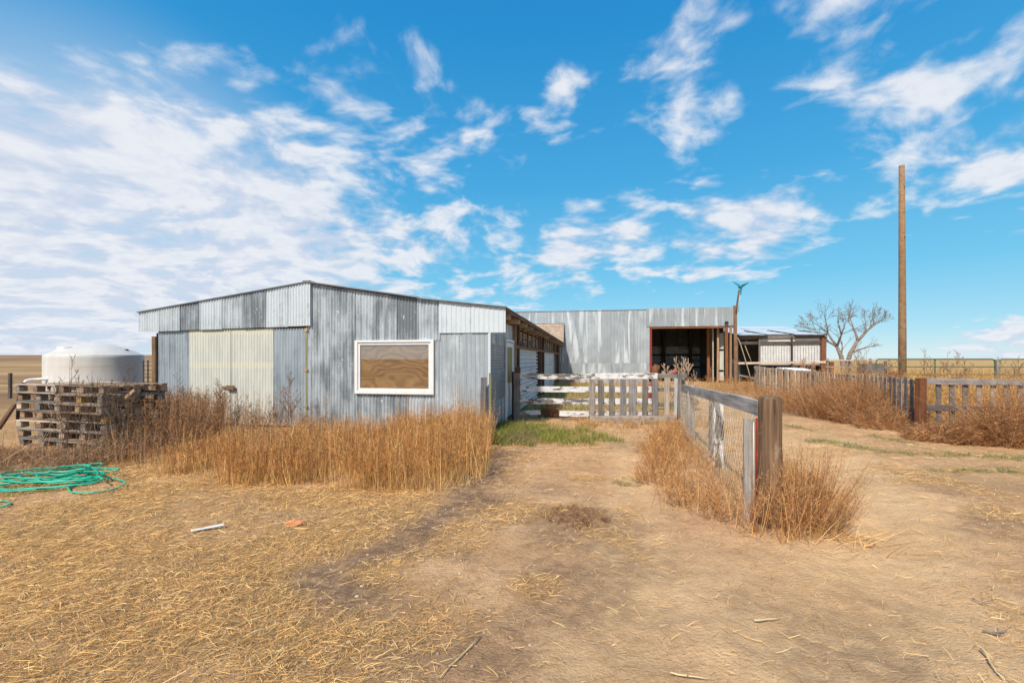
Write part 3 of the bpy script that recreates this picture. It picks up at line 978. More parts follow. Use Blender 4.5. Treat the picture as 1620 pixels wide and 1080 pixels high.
# posts of the open side
posts_y = [yd1 + .12, yd1 + .75, SL(853.5).y, SL(858).y, SL(877).y, SL(882).y, LN - .2]
for i, y in enumerate(posts_y):
    board('post', barn, (.03, y, 0), (.03, y, 2.62), .14, .13, ['wood_tan', 'wood_brown', 'wood_brown', 'wood_dark', 'wood_brown', 'wood_dark', 'wood_gray'][i], up=(0, 1, 0))
yA, yB, yC = posts_y[1] + .06, posts_y[2] - .05, posts_y[3] + .05
side_sheets(yA, yB - .9, 0, 1.98, 'galv_blue2', .14, .05, w=3.0, h=.66, tones=(.35, .45))
side_sheets(yC, posts_y[4] - .1, 0, 2.0, 'galv_blue2', .14, .05, w=3.6, h=.66, tones=(.35, .45))
# boarding stacked under the eave
for a, b in ((yA, yB), (yC, posts_y[4] - .4)):
    z = 2.05; i = 0
    while z < 2.55:
        y = a; 
        while y < b - .3:
            L = min(b, y + random.uniform(.9, 1.15))
            board('lath', barn, (-.03 - random.random() * .05, y + .04, z), (-.03 - random.random() * .05, L - .05, z + random.uniform(-.01, .01)), .055, .02, 'wood_pale')
            y = L + .02
        z += .085
    y = a
    while y < b:
        board('stud', barn, (.015, y, 2.0), (.015, y, 2.62), .09, .04, 'wood_brown', up=(0, 1, 0)); y += 1.15
board('header', barn, (.07, yd1 + .1, 1.99), (.07, LN, 1.99), .09, .04, 'wood_brown')
board('eave_plate', barn, (-.04, 0, 2.62), (-.04, LN, 2.62), .14, .10, 'wood_brown')
board('eave_board', barn, (RX - .015, -.02, EZR - .035), (RX - .015, LN, EZR - .035), .05, .03, 'wood_brown')
y = .95
while y < LN:
    board('rafter', barn, (-1.6, y, 2.80), (RX - .05, y, EZR - .10), .15, .05, 'wood_pale', up=(0, 0, 1)); y += 1.45
# back and far side walls
slab('back_wall', barn, [(x245, LN - .1, 0), (-.1, LN - .1, 0), (-.1, LN - .1, 2.66), (PKX, LN - .1, 3.38), (x245, LN - .1, 2.7)], (0, .05, 0), 'galv_dark')
slab('far_side_wall', barn, [(x245 - .0, .3, 0), (x245, LN - .15, 0), (x245, LN - .15, 2.7), (x245, .3, 2.7)], (.04, 0, 0), 'galv_dark')
slab('inner_partition', barn, [(-1.2, .3, 0), (-1.2, LN - .2, 0), (-1.2, LN - .2, 2.8), (-1.2, .3, 2.8)], (-.04, 0, 0), 'wood_dark')

# ------------------------------------------------------------------ far open-fronted building
o30 = ((1160 - 810) / F * 30.0, 30.0, 0)
big = thing('open_fronted_building', 'large flat-topped building of streaked grey steel with wide dark open bay', 'building', o30, YAW)
def BL(px, py=HOR): return ray_local(big, px, py, 1, 0.0)
xl = BL(770).x; x892 = BL(892).x; xo = BL(1029).x; HT = BL(1100, 487.5).z; zo = BL(1100, 516).z
zr = BL(900, 574).z
def big_sheets(x0, x1, z0, z1, w, mat, y, tones, pitch=.1, amp=.012, style='wave'):
    n = max(1, round((x1 - x0) / w)); ww = (x1 - x0) / n
    for i in range(n):
        zz_ = z1 + random.uniform(-.02, .02)
        sheet('siding_panel', big, (x0 + i * ww - .02, y - .008 * (i % 2), z0), (1, 0, 0), (0, 0, 1), ww + .04, zz_ - z0, mat, pitch, amp, style, tone=tones[i % len(tones)], rows=3)
xh = BL(1023).x
big_sheets(xl, xo, zr - .05, HT, .86, 'galv_old', 0, [.3, .55, .5, .62, .3, .5, .4, .6], .2, .008)
big_sheets(xl, xo, 0, zr, .86, 'galv_old', -.012, [.45, .35, .55, .4], .1, .014)
big_sheets(xh, 0, zo, HT + .03, .95, 'galv_old', -.05, [.62, .55, .45, .6, .52, .6], .1, .010)
board('bay_head', big, (xo, .04, zo - .05), (0, .04, zo - .05), .16, .10, 'wood_rust')
board('bay_jamb', big, (xo + .02, -.03, 0), (xo + .02, -.03, zo), .14, .10, 'rust_red', up=(1, 0, 0))
D = 9.5
# back wall: dark steel sheets above lighter ones, posts before them
zb1, zb2 = 2.55, 1.4
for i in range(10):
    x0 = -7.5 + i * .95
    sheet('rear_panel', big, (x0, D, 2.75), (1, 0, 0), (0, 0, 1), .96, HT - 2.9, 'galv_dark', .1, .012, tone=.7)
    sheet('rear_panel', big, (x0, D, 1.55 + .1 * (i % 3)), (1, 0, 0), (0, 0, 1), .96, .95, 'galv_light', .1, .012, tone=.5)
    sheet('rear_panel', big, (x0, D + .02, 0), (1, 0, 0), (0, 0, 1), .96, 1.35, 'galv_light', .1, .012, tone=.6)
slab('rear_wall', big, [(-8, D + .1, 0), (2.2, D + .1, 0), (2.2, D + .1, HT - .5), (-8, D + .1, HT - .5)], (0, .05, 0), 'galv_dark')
for px in (1092, 1050):
    q = ray_local(big, px, 560, 1, D - .4)
    board('inner_post', big, (q.x, D - .4, 0), (q.x, D - .4, HT - .4), .28, .22, 'wood_dark', up=(1, 0, 0))
board('inner_rail', big, (-7.5, D - .15, 2.0), (2, D - .15, 2.0), .14, .05, 'wood_dark')
board('inner_rail', big, (-7.5, D - .15, .95), (2, D - .15, .95), .14, .05, 'wood_dark')
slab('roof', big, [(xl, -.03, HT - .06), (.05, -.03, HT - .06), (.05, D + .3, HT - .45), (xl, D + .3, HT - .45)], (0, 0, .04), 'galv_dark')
slab('left_wall', big, [(xl, .1, 0), (xl, D, 0), (xl, D, HT - .45), (xl, .1, HT - .1)], (.05, 0, 0), 'galv_dark')
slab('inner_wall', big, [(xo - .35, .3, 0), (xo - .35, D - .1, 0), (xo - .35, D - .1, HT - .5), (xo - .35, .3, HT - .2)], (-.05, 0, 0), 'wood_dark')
# right side wall: posts and translucent sheets
slab('right_wall', big, [(.02, 2.4, 0), (.02, D, 0), (.02, D, HT - .45), (.02, 2.4, HT - .2)], (.05, 0, 0), 'galv_dark')
for px0, px1, py0, py1 in ((1138, 1146.5, 527, 552), (1138, 1146.5, 555, 585), (1138, 1146.5, 588, 602)):
    a = ray_local(big, px0, py0, 1, 1.2); b = ray_local(big, px1, py1, 1, 1.0)
    sheet('translucent_panel', big, (a.x, 1.2, b.z), (b.x - a.x, -.2, 0), (0, 0, 1), b.x - a.x, a.z - b.z, 'cream', .1, .01)
for px, w, yy, mt, top in ((1120.5, .17, 1.8, 'wood_rust', 4.0), (1128, .08, .8, 'wood_pale', zo), (1135.5, .12, .6, 'wood_tan', zo), (1149.5, .20, .1, 'wood_rust', zo), (1155.5, .13, -.03, 'wood_tan', zo), (1124, .12, 2.4, 'wood_brown', 4.1)):
    q = ray_local(big, px, 560, 1, yy)
    board('post', big, (q.x, yy, 0), (q.x + random.uniform(-.04, .04), yy, top - .08), w, w * .9, mt, up=(1, 0, 0), rag=.02)
board('corner_post', big, (.14, -.05, 0), (.10, -.05, HT + .12), .20, .18, 'wood_brown', up=(1, 0, 0), rag=.03)
lx = BL(1148.5).x
slab('wall_lamp', big, [(lx - .12, -.2, BL(1148, 512).z), (lx + .12, -.2, BL(1148, 512).z), (lx + .08, -.2, BL(1148, 508.5).z), (lx - .08, -.2, BL(1148, 508.5).z)], (0, .12, 0), 'dark_metal')
# brown shingled patch in front of the left end
xs0, xs1 = ray_local(big, 838, 560, 1, -.5).x, ray_local(big, 892, 560, 1, -.5).x
zs0, zs1 = ray_local(big, 890, 541, 1, -.5).z, ray_local(big, 890, 511.5, 1, -.5).z
shp = slab('shingled_hood', big, [(xs0, -.7, zs0 - .3), (xs1, -.7, zs0 - .3), (xs1, -.10, zs1), (xs0, -.10, zs1)], (0, .04, .04), 'wood_dark')
V = []; Fc = []
nr = 13
for r_ in range(nr):
    t0 = r_ / nr; t1 = (r_ + 1.25) / nr
    xx = xs0 + random.uniform(-.1, 0)
    while xx < xs1 - .02:
        w = min(random.uniform(.10, .18), xs1 - xx)
        k = len(V); dl = random.uniform(.0, .02)
        for (x_, t_, o_) in ((xx, t0, .028), (xx + w - .012, t0, .028), (xx + w - .012, t1, .006), (xx, t1, .006)):
            t_ = min(t_, 1.0)
            V.append((x_, -.7 + .6 * t_ - o_ - .02 - dl * .4, zs0 - .3 + (zs1 - zs0 + .3) * t_ + o_ * .4 - (dl if t_ == t0 else 0)))
        Fc.append((k, k+1, k+2, k+3)); xx += w
me = bpy.data.meshes.new('shingles'); me.from_pydata(V, [], Fc); me.materials.append(M['shingle'])
link('shingles', me, shp, kind='stuff')

# turquoise wind spinner on the corner
vp = AT(1166, 487, 30.0)
wv = thing('wind_spinner', 'small teal three-bladed wind spinner on thin pole above the far building corner', 'wind spinner', (vp.x, 29.95, 0))
tube('mast', wv, [(-.12, -.08, 4.6), (-.05, -.08, 5.3), (.06, -.1, 6.15)], .055, 'wood_brown', 6)
tube('mast_hose', wv, [(.0, -.16, 4.7), (.04, -.16, 5.4), (.13, -.17, 6.0)], .018, 'wire', 5)
hub = (.10, -.25, 6.35)
tube('nacelle', wv, [(.10, .10, 6.35), (.10, -.02, 6.35), (.10, -.28, 6.35), (.10, -.34, 6.35)], [.03, .07, .07, .02], 'teal', 8)
for ang, L in ((62, .62), (-58, .62), (180, .55)):
    a = R(ang); d = Vector((math.sin(a), 0, math.cos(a))); s = Vector((d.z, 0, -d.x))
    v = []; f = []
    for i, (tt, w) in enumerate(((0, .10), (.15, .17), (.5, .12), (.85, .06), (1, .015))):
        c = Vector(hub) + d * (L * tt)
        tw = .5 - .35 * tt
        for sg, dd in ((-1, 0), (1, 0), (1, .012), (-1, .012)):
            v.append(tuple(c + s * (sg * w / 2) + Vector((0, sg * w / 2 * tw + dd, 0))))
        if i:
            b = (i - 1) * 4
            for q in range(4): f.append((b + q, b + (q+1) % 4, b + 4 + (q+1) % 4, b + 4 + q))
    f.append((0, 1, 2, 3)); f.append((16, 17, 18, 19))
    me = bpy.data.meshes.new('blade'); me.from_pydata(v, [], f); me.materials.append(M['teal']); link('blade', me, wv)

# ------------------------------------------------------------------ animal shed
shed = thing('animal_shed', 'low open shed with loose tin roof and white wire-gridded panels beside the far building', 'shed', ((1300 - 810) / F * 30.5, 30.5, 0), YAW)
def HL(px, py=HOR, y=0.0): return ray_local(shed, px, py, 1, y)
sx0 = HL(1169).x; ez = HL(1250, 529.5).z
bz = ez + 1.02; sd = 7.0
def rz_(y): return ez + (bz - ez) * y / sd
for i, (a, b, y0) in enumerate(((sx0 - .1, HL(1212).x, -.35), (HL(1212).x, HL(1255).x, -.05), (HL(1255).x, .2, -.3))):
    k = .012 * (i % 2)
    for j in range(3):
        ya = y0 + j * (sd - y0) / 3; yb = y0 + (j + 1) * (sd - y0) / 3 + .1
        lift = .05 if (i != 1 and j == 0) else 0
        w = (b - a)
        sheet('roof_panel', shed, (a, ya, rz_(ya) + lift + k + .01 * j), (1, 0, 0), (0, yb - ya, rz_(yb) - rz_(ya) - lift), w + .03, math.hypot(yb - ya, rz_(yb) - rz_(ya)), 'galv_light', .12, .008, tone=.15)
    board('roof_edge', shed, (a, y0, rz_(y0) + .0 + k), (b, y0, rz_(y0) + .0 + k), .07, .04, 'wood_dark')
    board('roof_edge', shed, (b - .02, y0, rz_(y0) + .05), (b - .5, y0 + 3.2, rz_(y0 + 3.2) + .05), .05, .08, 'wood_dark')
board('eave_beam', shed, (sx0, -.02, ez - .18), (.15, -.02, ez - .12), .24, .10, 'wood_gray')
board('cross_beam', shed, (sx0, -.04, HL(1250, 541).z - .06), (.1, -.04, HL(1250, 541).z - .02), .20, .10, 'wood_dark')
for px, w, mt in ((1302, .30, 'wood_rust'), (1291, .0, ''), (1200.5, .12, 'wood_gray'), (1165, .14, 'wood_gray'), (1252, .08, 'wood_dark')):
    if w: board('post', shed, (HL(px).x, -.10, 0), (HL(px).x, -.10, ez - .12), w, .12, mt, up=(1, 0, 0))
board('post', shed, (.35, -.5, 0), (.35, -.5, HL(1306, 572).z), .24, .2, 'wood_rust', up=(1, 0, 0))
zt_, zb_ = HL(1250, 537).z, HL(1250, 571).z
for a, b in ((1202, 1251), (1253, 1298)):
    xa_, xb_ = HL(a).x, HL(b).x
    slab('white_board', shed, [(xa_, .02, zb_ - .3), (xb_, .02, zb_ - .3), (xb_, .02, ez - .1), (xa_, .02, ez - .1)], (0, .03, 0), 'white_sheet')
    ws = []
    z = zb_
    while z < HL(1250, 546).z:
        ws.append(([(xa_, -.03, z), ((xa_ + xb_) / 2, -.03, z - .01), (xb_, -.03, z)], .008)); z += .15
    x = xa_
    while x < xb_:
        ws.append(([(x, -.04, zb_ - .2), (x + random.uniform(-.01, .01), -.04, (zb_ + zt_) / 2), (x, -.04, HL(1250, 545).z)], .008)); x += .17
    tubes('wire_grid', shed, ws, 'dark_metal', 4)
board('lower_rail', shed, (sx0 - .1, -.16, HL(1250, 574.5).z), (.3, -.16, HL(1250, 572.5).z), .15, .06, 'wood_pale')
board('lower_rail', shed, (sx0 - .1, -.3, HL(1165, 593).z), (HL(1200).x, -.25, HL(1200, 600).z), .12, .08, 'wood_gray')
tube('cable', shed, [(HL(1164, 530).x, -.3, HL(1164, 533).z), (HL(1168, 540).x, -.35, HL(1168, 542).z), (HL(1174).x, -.4, HL(1174, 562).z), (HL(1180).x, -.5, HL(1180, 585).z), (HL(1184).x, -.6, .1)], .03, 'wood_pale', 5)
tube('cable', shed, [(HL(1184, 532).x, .1, HL(1184, 533).z), (HL(1178).x, .0, HL(1178, 545).z), (HL(1183).x, -.1, HL(1183, 560).z), (HL(1188).x, -.1, HL(1188, 572).z)], .022, 'wire', 5)
slab('back_wall', shed, [(sx0, sd, 0), (.1, sd, 0), (.1, sd, bz - .1), (sx0, sd, bz - .1)], (0, .05, 0), 'galv_dark')
slab('side_wall', shed, [(.1, .2, 0), (.1, sd, 0), (.1, sd, bz - .1), (.1, .2, ez - .1)], (-.05, 0, 0), 'wood_dark')
slab('feed_bin', shed, [(HL(1170).x, 2, 0), (HL(1186).x, 2, 0), (HL(1186).x, 2, 1.6), (HL(1170).x, 2, 1.6)], (0, .8, 0), 'galv_dark')
# white tin lying before the shed
q = AT(1267, 582, 20.5)
ws = thing('tin_sheet', 'loose white tin sheet lying propped before the wire-gridded shed', 'metal sheet', (q.x, q.y, 0), -.1)
sheet('sheet_face', ws, (-.75, -.3, q.z - .1), (1, 0, -.02), (.25, 1.0, .10), 1.25, 1.1, 'white_sheet', .12, .008)
for dx in (-.6, .4):
    board('trestle_leg', ws, (dx, -.1, 0), (dx, -.1, q.z - .12), .1, .08, 'wood_dark', up=(1, 0, 0))
    board('trestle_leg', ws, (dx + .2, .6, 0), (dx + .2, .6, q.z - .05), .1, .08, 'wood_dark', up=(1, 0, 0))


# ------------------------------------------------------------------ white tank
ta0, ta1 = math.atan((66 - 810) / F), math.atan((229 - 810) / F)
tD = 18.0; ta = (ta0 + ta1) / 2
tk_d = tD * math.cos(ta); tcx = tD * math.sin(ta); tr = tD * math.sin((ta1 - ta0) / 2)
def TZ(py): return EYE + (HOR - py) / F * (tk_d - tr * .8)
tank = thing('water_tank', 'round white plastic water tank with shallow domed top behind the stacked pallets', 'tank', (tcx, tk_d, 0))
zs = EYE + (HOR - 561) / F * (tk_d - .2)
lathe('tank_wall', tank, [(tr - .03, 0), (tr, .04), (tr, .55), (tr + .012, .57), (tr + .012, .60), (tr, .62), (tr, zs - .10), (tr - .004, zs - .02), (tr - .02, zs)], 'tank', 72)
zt = EYE + (HOR - 542.5) / F * tk_d
dome = [(tr - .02, zs)]
for i in range(1, 11):
    a = i / 10
    r0_ = max(.002, 1 - a)
    dome.append(((tr - .02) * r0_, zs + (zt - zs) * (1 - r0_ ** 1.8)))
lathe('dome', tank, dome, 'tank', 72)
lathe('hatch', tank, [(.02, .10), (.18, .10), (.21, .08), (.22, .0), (.26, -.06)], 'tank', 24, (-.25, -.62, zs + .12))
lathe('vent', tank, [(.03, 0), (.03, .09), (.05, .10), (.05, .14), (.01, .15)], 'dark_metal', 12, (.80, .1, zs + .02))
q0 = AT(68, 599.5, 12.2); q1 = AT(41, 604, 11.9); q2 = AT(35, 612, 11.8)
pipe = thing('drain_pipe', 'white plastic pipe bending out of the tank into a black hose', 'pipe', (q1.x, q1.y, 0))
def rel(o, p): return tuple(Vector(p) - o.location)
tube('pipe_run', pipe, [rel(pipe, q) for q in (q0 + Vector((.5, .3, 0)), q0, (q0 + q1) / 2 + Vector((-.1, 0, .015)), q1 + Vector((0, 0, .02)), q1 + Vector((-.06, 0, -.06)))], .042, 'pipe_white', 8)
tube('black_hose', pipe, [rel(pipe, q) for q in (q1 + Vector((-.04, 0, -.04)), q2, q2 + Vector((-.06, -.02, -.35)), q2 + Vector((-.1, 0, -.9)))], .05, 'black_rubber', 8)

# ------------------------------------------------------------------ pallets
def make_pallet(L, Wd, Hh):
    """local: x 0..L, y 0..Wd, z 0..Hh; returns list of (name, board args)"""
    p = []
    t = .020
    n = 7
    for i in range(n):
        y = .05 + (Wd - .10) * i / (n - 1)
        p.append(('deck_board', (0, y, Hh - t / 2), (L, y, Hh - t / 2), .10, t, (0, 1, 0)))
    for y in (.05, Wd / 2, Wd - .05):
        p.append(('bottom_board', (0, y, t / 2), (L, y, t / 2), .10, t, (0, 1, 0)))
    for x in (.06, L / 2, L - .06):
        p.append(('stringer_board', (x, .005, Hh - t * 1.5 - .001), (x, Wd - .005, Hh - t * 1.5 - .001), .10, t, (1, 0, 0)))
        for y in (.07, Wd / 2, Wd - .07):
            p.append(('block', (x - .065, y, (t + Hh - 2 * t) / 2), (x + .065, y, (t + Hh - 2 * t) / 2), .12, Hh - 3 * t - .004, (0, 1, 0)))
    return p
pc = Vector((-7.0, 7.8, 0)); ang = math.atan2(.95, .30)     # right face runs away from the corner
dr_ = Vector((math.cos(ang), math.sin(ang), 0)); dl_ = Vector((-dr_.y, dr_.x, 0))
ORD = ['bottom', 'second from the bottom', 'third from the bottom', 'middle', 'third from the top', 'second from the top', 'topmost']
ph = .166
for s_, (off, nm, rz0) in enumerate(((0.02, 'right-hand pallet stack, nearer the barn doors', 0), (1.24, 'left-hand pallet stack, farther from the barn doors', .0))):
    for k in range(7):
        jit = random.uniform(-.035, .035); jr = random.uniform(-.02, .02) + (.03 if s_ == 1 and k < 3 else 0)
        o = pc + dl_ * (off + jit) + dr_ * random.uniform(-.03, .05)
        if s_ == 1 and k < 4: o = o - dl_ * (.05 * (4 - k))
        lab = f'{["wooden pallet at the bottom", "wooden pallet second from the bottom", "wooden pallet third from the bottom", "wooden pallet in the middle", "wooden pallet third from the top", "wooden pallet second from the top", "topmost wooden pallet"][k]} of the {nm}'
        pl = thing('wooden_pallet', lab, 'pallet', (o.x, o.y, .01 + k * ph), ang - math.pi / 2 + jr, 'pallets stacked before the water tank')
        # local x axis should run along dl_ (left face), y along dr_
        pl.rotation_euler = (0, 0, math.atan2(dl_.y, dl_.x) + jr)
        tone_m = random.choice(['wood_gray', 'wood_gray', 'wood_tan3', 'wood_pale2'])
        for (n_, a, b, w, t, up) in make_pallet(1.18, 1.08, ph - .004):
            a = (a[0], -a[1], a[2]); b = (b[0], -b[1], b[2])
            if n_ == 'deck_board' and random.random() < .08: continue
            mt = random.choice(['wood_tan3', 'wood_tan2', 'wood_gray']) if n_ == 'block' and random.random() < .75 else (tone_m if tone_m != 'wood_pale2' else 'wood_pale')
            if n_ == 'block' and random.random() < .05: mt = 'wood_ochre'
            board(n_, pl, a, b, w, t, mt, up=up, rag=.004, variant=random.randrange(4), seg=1 if n_ == 'block' else 2)
# broken pale slat hooked on the pallets
q = AT(215, 622, 8.2)
bs = thing('broken_slat', 'bent broken pale slat hanging on the side of the pallet stack', 'slat', (q.x, q.y, q.z))
board('slat_piece', bs, (-.16, -.10, -.12), (.05, -.10, .07), .05, .015, 'wood_tan', variant=2)
board('slat_piece', bs, (-.14, -.11, -.10), (-.07, -.11, -.24), .045, .015, 'wood_tan', variant=3)

# grey lattice beside the barn corner
q = AT(239, 590, 12.6)
lt = thing('wire_lattice', 'dark wire lattice panel standing between white tank and barn corner', 'lattice', (q.x, q.y, 0))
for i in range(7):
    board('lattice_bar', lt, (-.22, 0, .9 + i * .11), (.22, 0, .9 + i * .11), .02, .02, 'wood_dark', variant=1, seg=1)
for x in (-.2, -.07, .07, .2):
    board('lattice_bar', lt, (x, -.02, 0), (x, -.02, 1.6), .03, .02, 'wood_dark', up=(1, 0, 0), variant=1, seg=1)

# posts at far left
q = AT(16, 590, 19.0)
fp = board('fence_post', None, (q.x, q.y, 0), (q.x, q.y, q.z), .10, .10, 'wood_dark', up=(1, 0, 0), label='thin dark fence post standing in the field left of the tank', cat='post')
tubes('field_wire', None, [([(q.x - 30, q.y, h - .05), (q.x - 10, q.y, h), (q.x, q.y, h), (q.x + 14, q.y + 10, h)], .006) for h in (1.0, .7)], 'wire', 4, label='two thin fence wires running past the dark post in the field', cat='wire')
q = AT(23, 640, 9.3); q2 = AT(2, 668, 8.9)
board('leaning_board', None, (q2.x - .05, q2.y, q2.z - .12), (q.x, q.y, q.z), .07, .06, 'wood_brown', label='brown board leaning at the left edge beside the pallets', cat='board')

# ------------------------------------------------------------------ stakes at the barn corner
q = GP(765, 688)
board('short_post', None, (q[0], q[1], 0), ((765 - 810) / F * q[1], q[1], EYE - 29 / F * q[1]), .125, .10, 'wood_dark2', up=(1, 0, 0), rag=.01, label='short weathered grey post standing against the barn wall right of the window', cat='post')
q = GP(776, 690)
board('thin_stake', None, (q[0], q[1], 0), (q[0] - .01, q[1], EYE - 22 / F * q[1]), .05, .05, 'wood_moss', up=(1, 0, 0), label='thin greenish stake beside the short grey post at the barn corner', cat='stake')

# ------------------------------------------------------------------ painted board gate across the pen
gz = 12.1
def gx_(px): return (px - 810) / F * gz
def gzz(py): return EYE + (HOR - py) / F * gz
gate = thing('board_fence', 'peeling white board fence with grey pickets on its right half, between barn and far building', 'fence', (gx_(822), gz, 0))
GX0 = gx_(822)
def gb(name, px0, py0, px1, py1, w, t, mat, y=0.0, **k):
    return board(name, gate, (gx_(px0) - GX0, y, gzz(py0)), (gx_(px1) - GX0, y, gzz(py1)), w, t, mat, **k)
board('post', gate, (gx_(817.5) - GX0, .02, 0), (gx_(817.5) - GX0, .02, gzz(590)), .17, .14, 'wood_gray', up=(1, 0, 0), rag=.01)
board('post', gate, (gx_(811.5) - GX0, .14, 0), (gx_(811.5) - GX0, .14, gzz(588)), .07, .10, 'wood_dark', up=(1, 0, 0))
board('rusty_post', gate, (gx_(819) - GX0, .25, 0), (gx_(819) - GX0, .25, gzz(581)), .16, .12, 'wood_rust', up=(1, 0, 0))
gb('rail', 822, 595, 941, 595.5, .15, .04, 'wood_paint', -.005, variant=11, rag=.01)
gb('rail', 941, 594.5, 1039, 594.5, .155, .045, 'wood_paint2', -.03, variant=12, rag=.01)
gb('rail', 1036, 594.5, 1087, 595, .12, .04, 'wood_gray', .02, variant=13)
gb('rail', 822, 615, 931, 616, .155, .035, 'wood_paint2', -.005, variant=14, rag=.01)
gb('rail', 931, 615.5, 1031, 616, .16, .035, 'wood_paint2', .02, variant=15)
gb('rail', 822, 634, 931, 635, .16, .035, 'wood_paint', -.005, variant=16, rag=.01)
gb('rail', 931, 635, 1031, 635, .16, .035, 'wood_paint2', .02, variant=17)
gb('rail', 822, 653, 855, 652, .12, .035, 'wood_paint', -.005, variant=18, rag=.01)
gb('rail', 885, 653.5, 931, 654.5, .15, .035, 'wood_paint2', -.005, variant=19, rag=.01)
gb('rail', 931, 655, 1031, 655, .15, .035, 'wood_paint', .02, variant=20)
gb('rail', 1031, 616, 1072, 616, .10, .035, 'wood_gray', .03); gb('rail', 1031, 640, 1072, 640, .10, .035, 'wood_gray', .03)
for i, (a, b, mt, top) in enumerate(((931, 939.5, 'wood_gray', 600), (946, 954.5, 'wood_gray', 600.5), (963, 971, 'wood_gray', 600), (980, 988.5, 'wood_gray2', 600), (993.5, 1005, 'wood_gray2', 599), (1015, 1023, 'wood_gray', 600), (1031, 1041, 'wood_gray2', 600), (1049, 1057.5, 'wood_pale', 597), (1064.5, 1069.5, 'wood_silver', 598), (1071.5, 1077.5, 'wood_gray', 591), (1079, 1087, 'wood_gray2', 590))):
    yy = -.06 if i < 9 else (.0 if i == 9 else .22)
    x = gx_((a + b) / 2) - GX0
    board('picket', gate, (x, yy, gzz(664) + random.uniform(-.02, .01)), (x + random.uniform(-.02, .02), yy, gzz(top)), (b - a) / F * gz, .03 if i < 9 else .10, mt, up=(1, 0, 0), rag=.008)
lg = board('log_sill', None, ((932 - 810) / F * 11.45, 11.45, .09), ((1068 - 810) / F * 11.5, 11.5, .09), .21, .20, 'concrete', rag=.02, seg=6, label='weathered grey log lying on the ground under the picket gate', cat='log')
board('log_sill', None, (gx_(960), gz - .5, -.02), (gx_(1090), gz - .42, -.02), .16, .16, 'wood_pale', rag=.02, seg=6, label='thinner pale log lying in straw in front of the sill log', cat='log')

# scrap and pale weeds behind the gate
q = AT(1032, 583, 14.0)
sm = thing('scrap_heap', 'rusty red machine part sticking up behind the picket gate by the open bay', 'scrap', (q.x, q.y, 0))
tube('drum', sm, [(-.06, 0, 1.0), (.05, -.1, 1.25), (.12, -.1, 1.45)], [.10, .12, .10], 'rust', 8)
tube('red_bar', sm, [(.1, 0, .9), (.03, 0, 1.3), (-.02, 0, 1.42)], .03, 'rust_red', 6)
tube('arm', sm, [(-.1, 0, .3), (-.05, 0, 1.05), (.5, 0, 1.15), (.75, 0, 1.28)], [.07, .06, .05, .09], 'reddish_scrap', 6)
board('frame_bar', sm, (-.1, .1, 1.18), (1.0, .1, 1.12), .07, .05, 'wood_pale')

# ------------------------------------------------------------------ chain link panel, near right
P0 = Vector((2.54, 4.48, 0)); P1 = Vector((3.90, 10.2, 0))
ax = (P1 - P0).normalized(); LL = (P1 - P0).length
link_f = thing('chain_link_fence', 'chain-link fence panel with grey top board running back from the thick brown post', 'fence', P0, math.atan2(ax.y, ax.x))
ztop0 = EYE - 76 / F * 4.48 + .0; 
def zr_at(px, py, u): 
    p = P0 + ax * u; return EYE + (HOR - py) / F * p.y
u0 = .12
zA = EYE - (645.5 - HOR) / F * (P0 + ax * u0).y; zB = EYE - (614.0 - HOR) / F * P1.y
board('top_rail', link_f, (u0 - .02, .06, zA), (LL + .1, .06, zB), .165, .045, 'wood_silver2', rag=.015, seg=7, variant=31)
def rail_z(u): return zA + (zB - zA) * (u - u0) / (LL - u0)
u_p2 = 2.44
board('mid_post', link_f, (u_p2, .0, 0), (u_p2, .0, rail_z(u_p2) + .04), .14, .11, 'wood_paint3', up=(0, 1, 0), variant=33)
board('mid_brace', link_f, (u_p2 + .22, .05, .1), (u_p2 + .2, .05, rail_z(u_p2)), .09, .05, 'wood_dark2', up=(0, 1, 0))
board('end_post', link_f, (LL, .0, 0), (LL, 0, rail_z(LL) + .03), .10, .09, 'wood_silver2', up=(0, 1, 0))
for uu, w_, mt_ in ((LL - .45, .10, 'wood_gray'), (LL - 1.0, .14, 'wood_gray2')):
    board('picket', link_f, (uu, .04, 0), (uu, .04, rail_z(uu) - .03), w_, .04, mt_, up=(0, 1, 0))
board('strap_board', link_f, (.11, .165, .00), (.11, .155, 1.03), .11, .045, 'wood_silver2', up=(0, 1, 0), variant=35, rag=.006)
# red steel post against the timber
tube('red_post', link_f, [(.06, .085, 0), (.06, .085, .6), (.06, .085, rail_z(.06) - .10)], .030, 'rust_red', 8)
ws = []
zt_w = .98; pitch = .115
nd = int((LL + zt_w) / pitch) + 2
def clip_diag(c, sgn):
    # line z = sgn*(u-c)
    pts = []
    for k in range(0, 13):
        z = zt_w * k / 12
        u = c + (z if sgn > 0 else -z) * .62
        pts.append((u, z))
    return pts
yw = .135
for sgn in (1, -1):
    c = -zt_w * .62 if sgn > 0 else 0
    while c < LL + (0 if sgn > 0 else zt_w * .62):
        pts = [(u, z) for (u, z) in clip_diag(c, sgn) if .05 <= u <= LL - .1]
        if len(pts) >= 2:
            ws.append(([(u, yw + .006 * sgn + .02 * math.sin(u * 1.7) * math.sin(z * 3), .03 + z * (rail_z(u) - .09) / zt_w) for (u, z) in pts], .0026))
        c += pitch
tubes('chain_link_mesh', link_f, ws, 'wire', 3, kind='stuff')
tube('tension_bar', link_f, [(.05, yw, .05), (.05, yw, .5), (.05, yw, 1.0)], .006, 'wire', 5)

